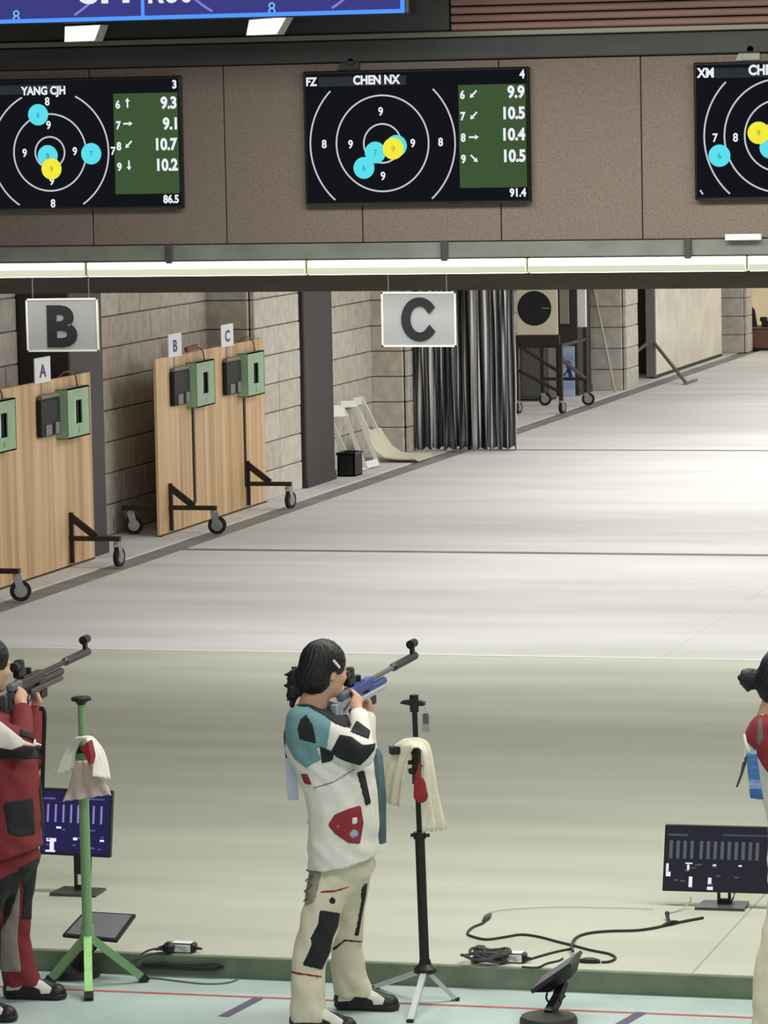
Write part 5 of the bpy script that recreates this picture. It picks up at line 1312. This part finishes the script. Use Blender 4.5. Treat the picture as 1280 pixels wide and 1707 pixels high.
# bundle of tied leads
p = Vector((0.444, 0.670, 0.100))
q = MB(); rnd = random.Random(11)
for k in range(7):
    r = rnd.uniform(.04, .07); ox, oy, oz = rnd.uniform(-.035, .035), rnd.uniform(-.03, .03), .012 + .008 * k
    q.tube([(p.x + ox + r * 1.5 * math.cos(a), p.y + oy + r * math.sin(a), .1 + oz + .008 * math.sin(3 * a + k)) for a in [j * 2 * math.pi / 10 for j in range(11)]], .007, 6, 2)
q.build('cable_bundle', mat('bundle_grey', (74, 70, 70), .6), label='tangled bundle of dark leads on the edge of the step', category='cable')
p2 = Vector((0.379, 0.764, 0.100))
MB().box((p2.x - .03, p2.y - .02, .101), (p2.x + .03, p2.y + .03, .16), .014).build('power_plug', mat('plug_grey', (66, 62, 62), .5), label='grey plug standing by the tangled lead bundle', category='plug')

def cable(name, pts, r, label, m=None, ends=()):
    MBq = MB().tube(pts, r, 8, 5)
    o = thing(name, pts[0], label, 'cable')
    MBq.build('lead', m or M_cable, o)
    for a, b, rr in ends:
        MB().tube([a, tuple(Vector(a).lerp(Vector(b), .5)), b], lambda t, rr=rr: rr * (0.55 + 0.9 * math.sin(math.pi * min(max(t, .05), .95))), 10, 3).build('connector', M_black, o)
    return o
cable('cable', [(0.185, 1.701, 0.106), (0.204, 1.530, 0.106), (0.181, 1.412, 0.106), (0.191, 1.273, 0.106), (0.241, 1.198, 0.106), (0.315, 1.155, 0.106), (0.384, 1.223, 0.106), (0.448, 1.290, 0.106), (0.543, 1.251, 0.106), (0.650, 1.160, 0.106), (0.736, 1.093, 0.106), (0.840, 1.004, 0.106), (0.938, 0.941, 0.106), (0.986, 0.857, 0.106), (0.976, 0.777, 0.106), (0.942, 0.757, 0.106)], 0.0060, 'dark cable looping across the pale floor behind the tilted monitor', None, (((0.189, 1.721, 0.108), (0.200, 1.548, 0.108), .011), ((0.936, 0.760, 0.108), (0.843, 0.756, 0.108), .013)))
cable('cable', [(1.203, 1.815, 0.107), (1.152, 1.749, 0.107), (1.077, 1.635, 0.107), (1.022, 1.541, 0.107), (0.951, 1.472, 0.107), (0.844, 1.439, 0.107), (0.756, 1.381, 0.107), (0.714, 1.276, 0.107)] + [(0.741, 1.048, 0.121), (0.781, 0.894, 0.121)], 0.0065, 'dark cable running from the right monitor to the tilted monitor', None, (((1.106, 1.693, 0.108), (1.054, 1.598, 0.108), .010),))
cable('cable', [(0.595, 0.726, 0.105), (0.640, 0.839, 0.105), (0.697, 0.956, 0.105), (0.744, 1.018, 0.105)], 0.006, 'short dark cable from the power adapter to the tilted monitor')
cable('cable', [(0.614, 0.599, 0.105), (0.683, 0.599, 0.105), (0.708, 0.694, 0.105), (0.744, 0.753, 0.105), (0.753, 0.807, 0.105)], 0.005, 'thin dark cable curling behind the tilted monitor')
cable('cable', [(0.176, 1.783, 0.104), (0.225, 1.851, 0.104), (0.328, 1.913, 0.104), (0.464, 1.967, 0.104), (0.638, 1.982, 0.104), (0.811, 1.997, 0.104), (0.930, 1.988, 0.104)], 0.0018, 'hair-thin pale wire across the floor above the looped cable', mat('pale_wire', (176, 174, 156), .6))
MB().tube([(1.036, 1.786, 0.130), (1.046, 1.748, 0.115), (1.077, 1.650, 0.107)], lambda t: .012 - .006 * t, 8).build('plug', M_cable, label='small dark plug upright on the floor left of the right monitor', category='plug')
cable('cable', [(-1.238, 0.585, 0.060), (-1.203, 0.585, 0.039), (-1.104, 0.585, 0.040), (-0.965, 0.585, 0.037), (-0.844, 0.585, 0.039), (-0.789, 0.585, 0.055), (-0.815, 0.585, 0.068), (-0.907, 0.585, 0.061), (-1.052, 0.585, 0.059), (-1.179, 0.585, 0.057)], 0.007, 'black cable looped against the green step right of the green stand')
cable('cable', [(-1.150, 0.530, 0.005), (-1.056, 0.508, 0.005), (-0.927, 0.467, 0.005), (-0.821, 0.447, 0.005), (-0.734, 0.489, 0.005), (-0.716, 0.596, 0.005), (-0.769, 0.744, 0.005), (-0.828, 0.786, 0.005)], 0.004, 'thin grey cable curving on the firing floor right of the green stand', mat('cable_green', (112, 120, 104), .6))
cable('cable', [(-1.071, 0.595, 0.120), (-1.092, 0.522, 0.140), (-1.131, 0.483, 0.130), (-1.141, 0.393, 0.115)], 0.005, 'thin lead arching from the plug by the left adapter')
cable('cable', [(-1.064, 0.591, 0.110), (-1.081, 0.489, 0.125), (-1.121, 0.452, 0.120), (-1.150, 0.385, 0.108)], 0.006, 'dark lead lying below the arching lead by the left adapter')
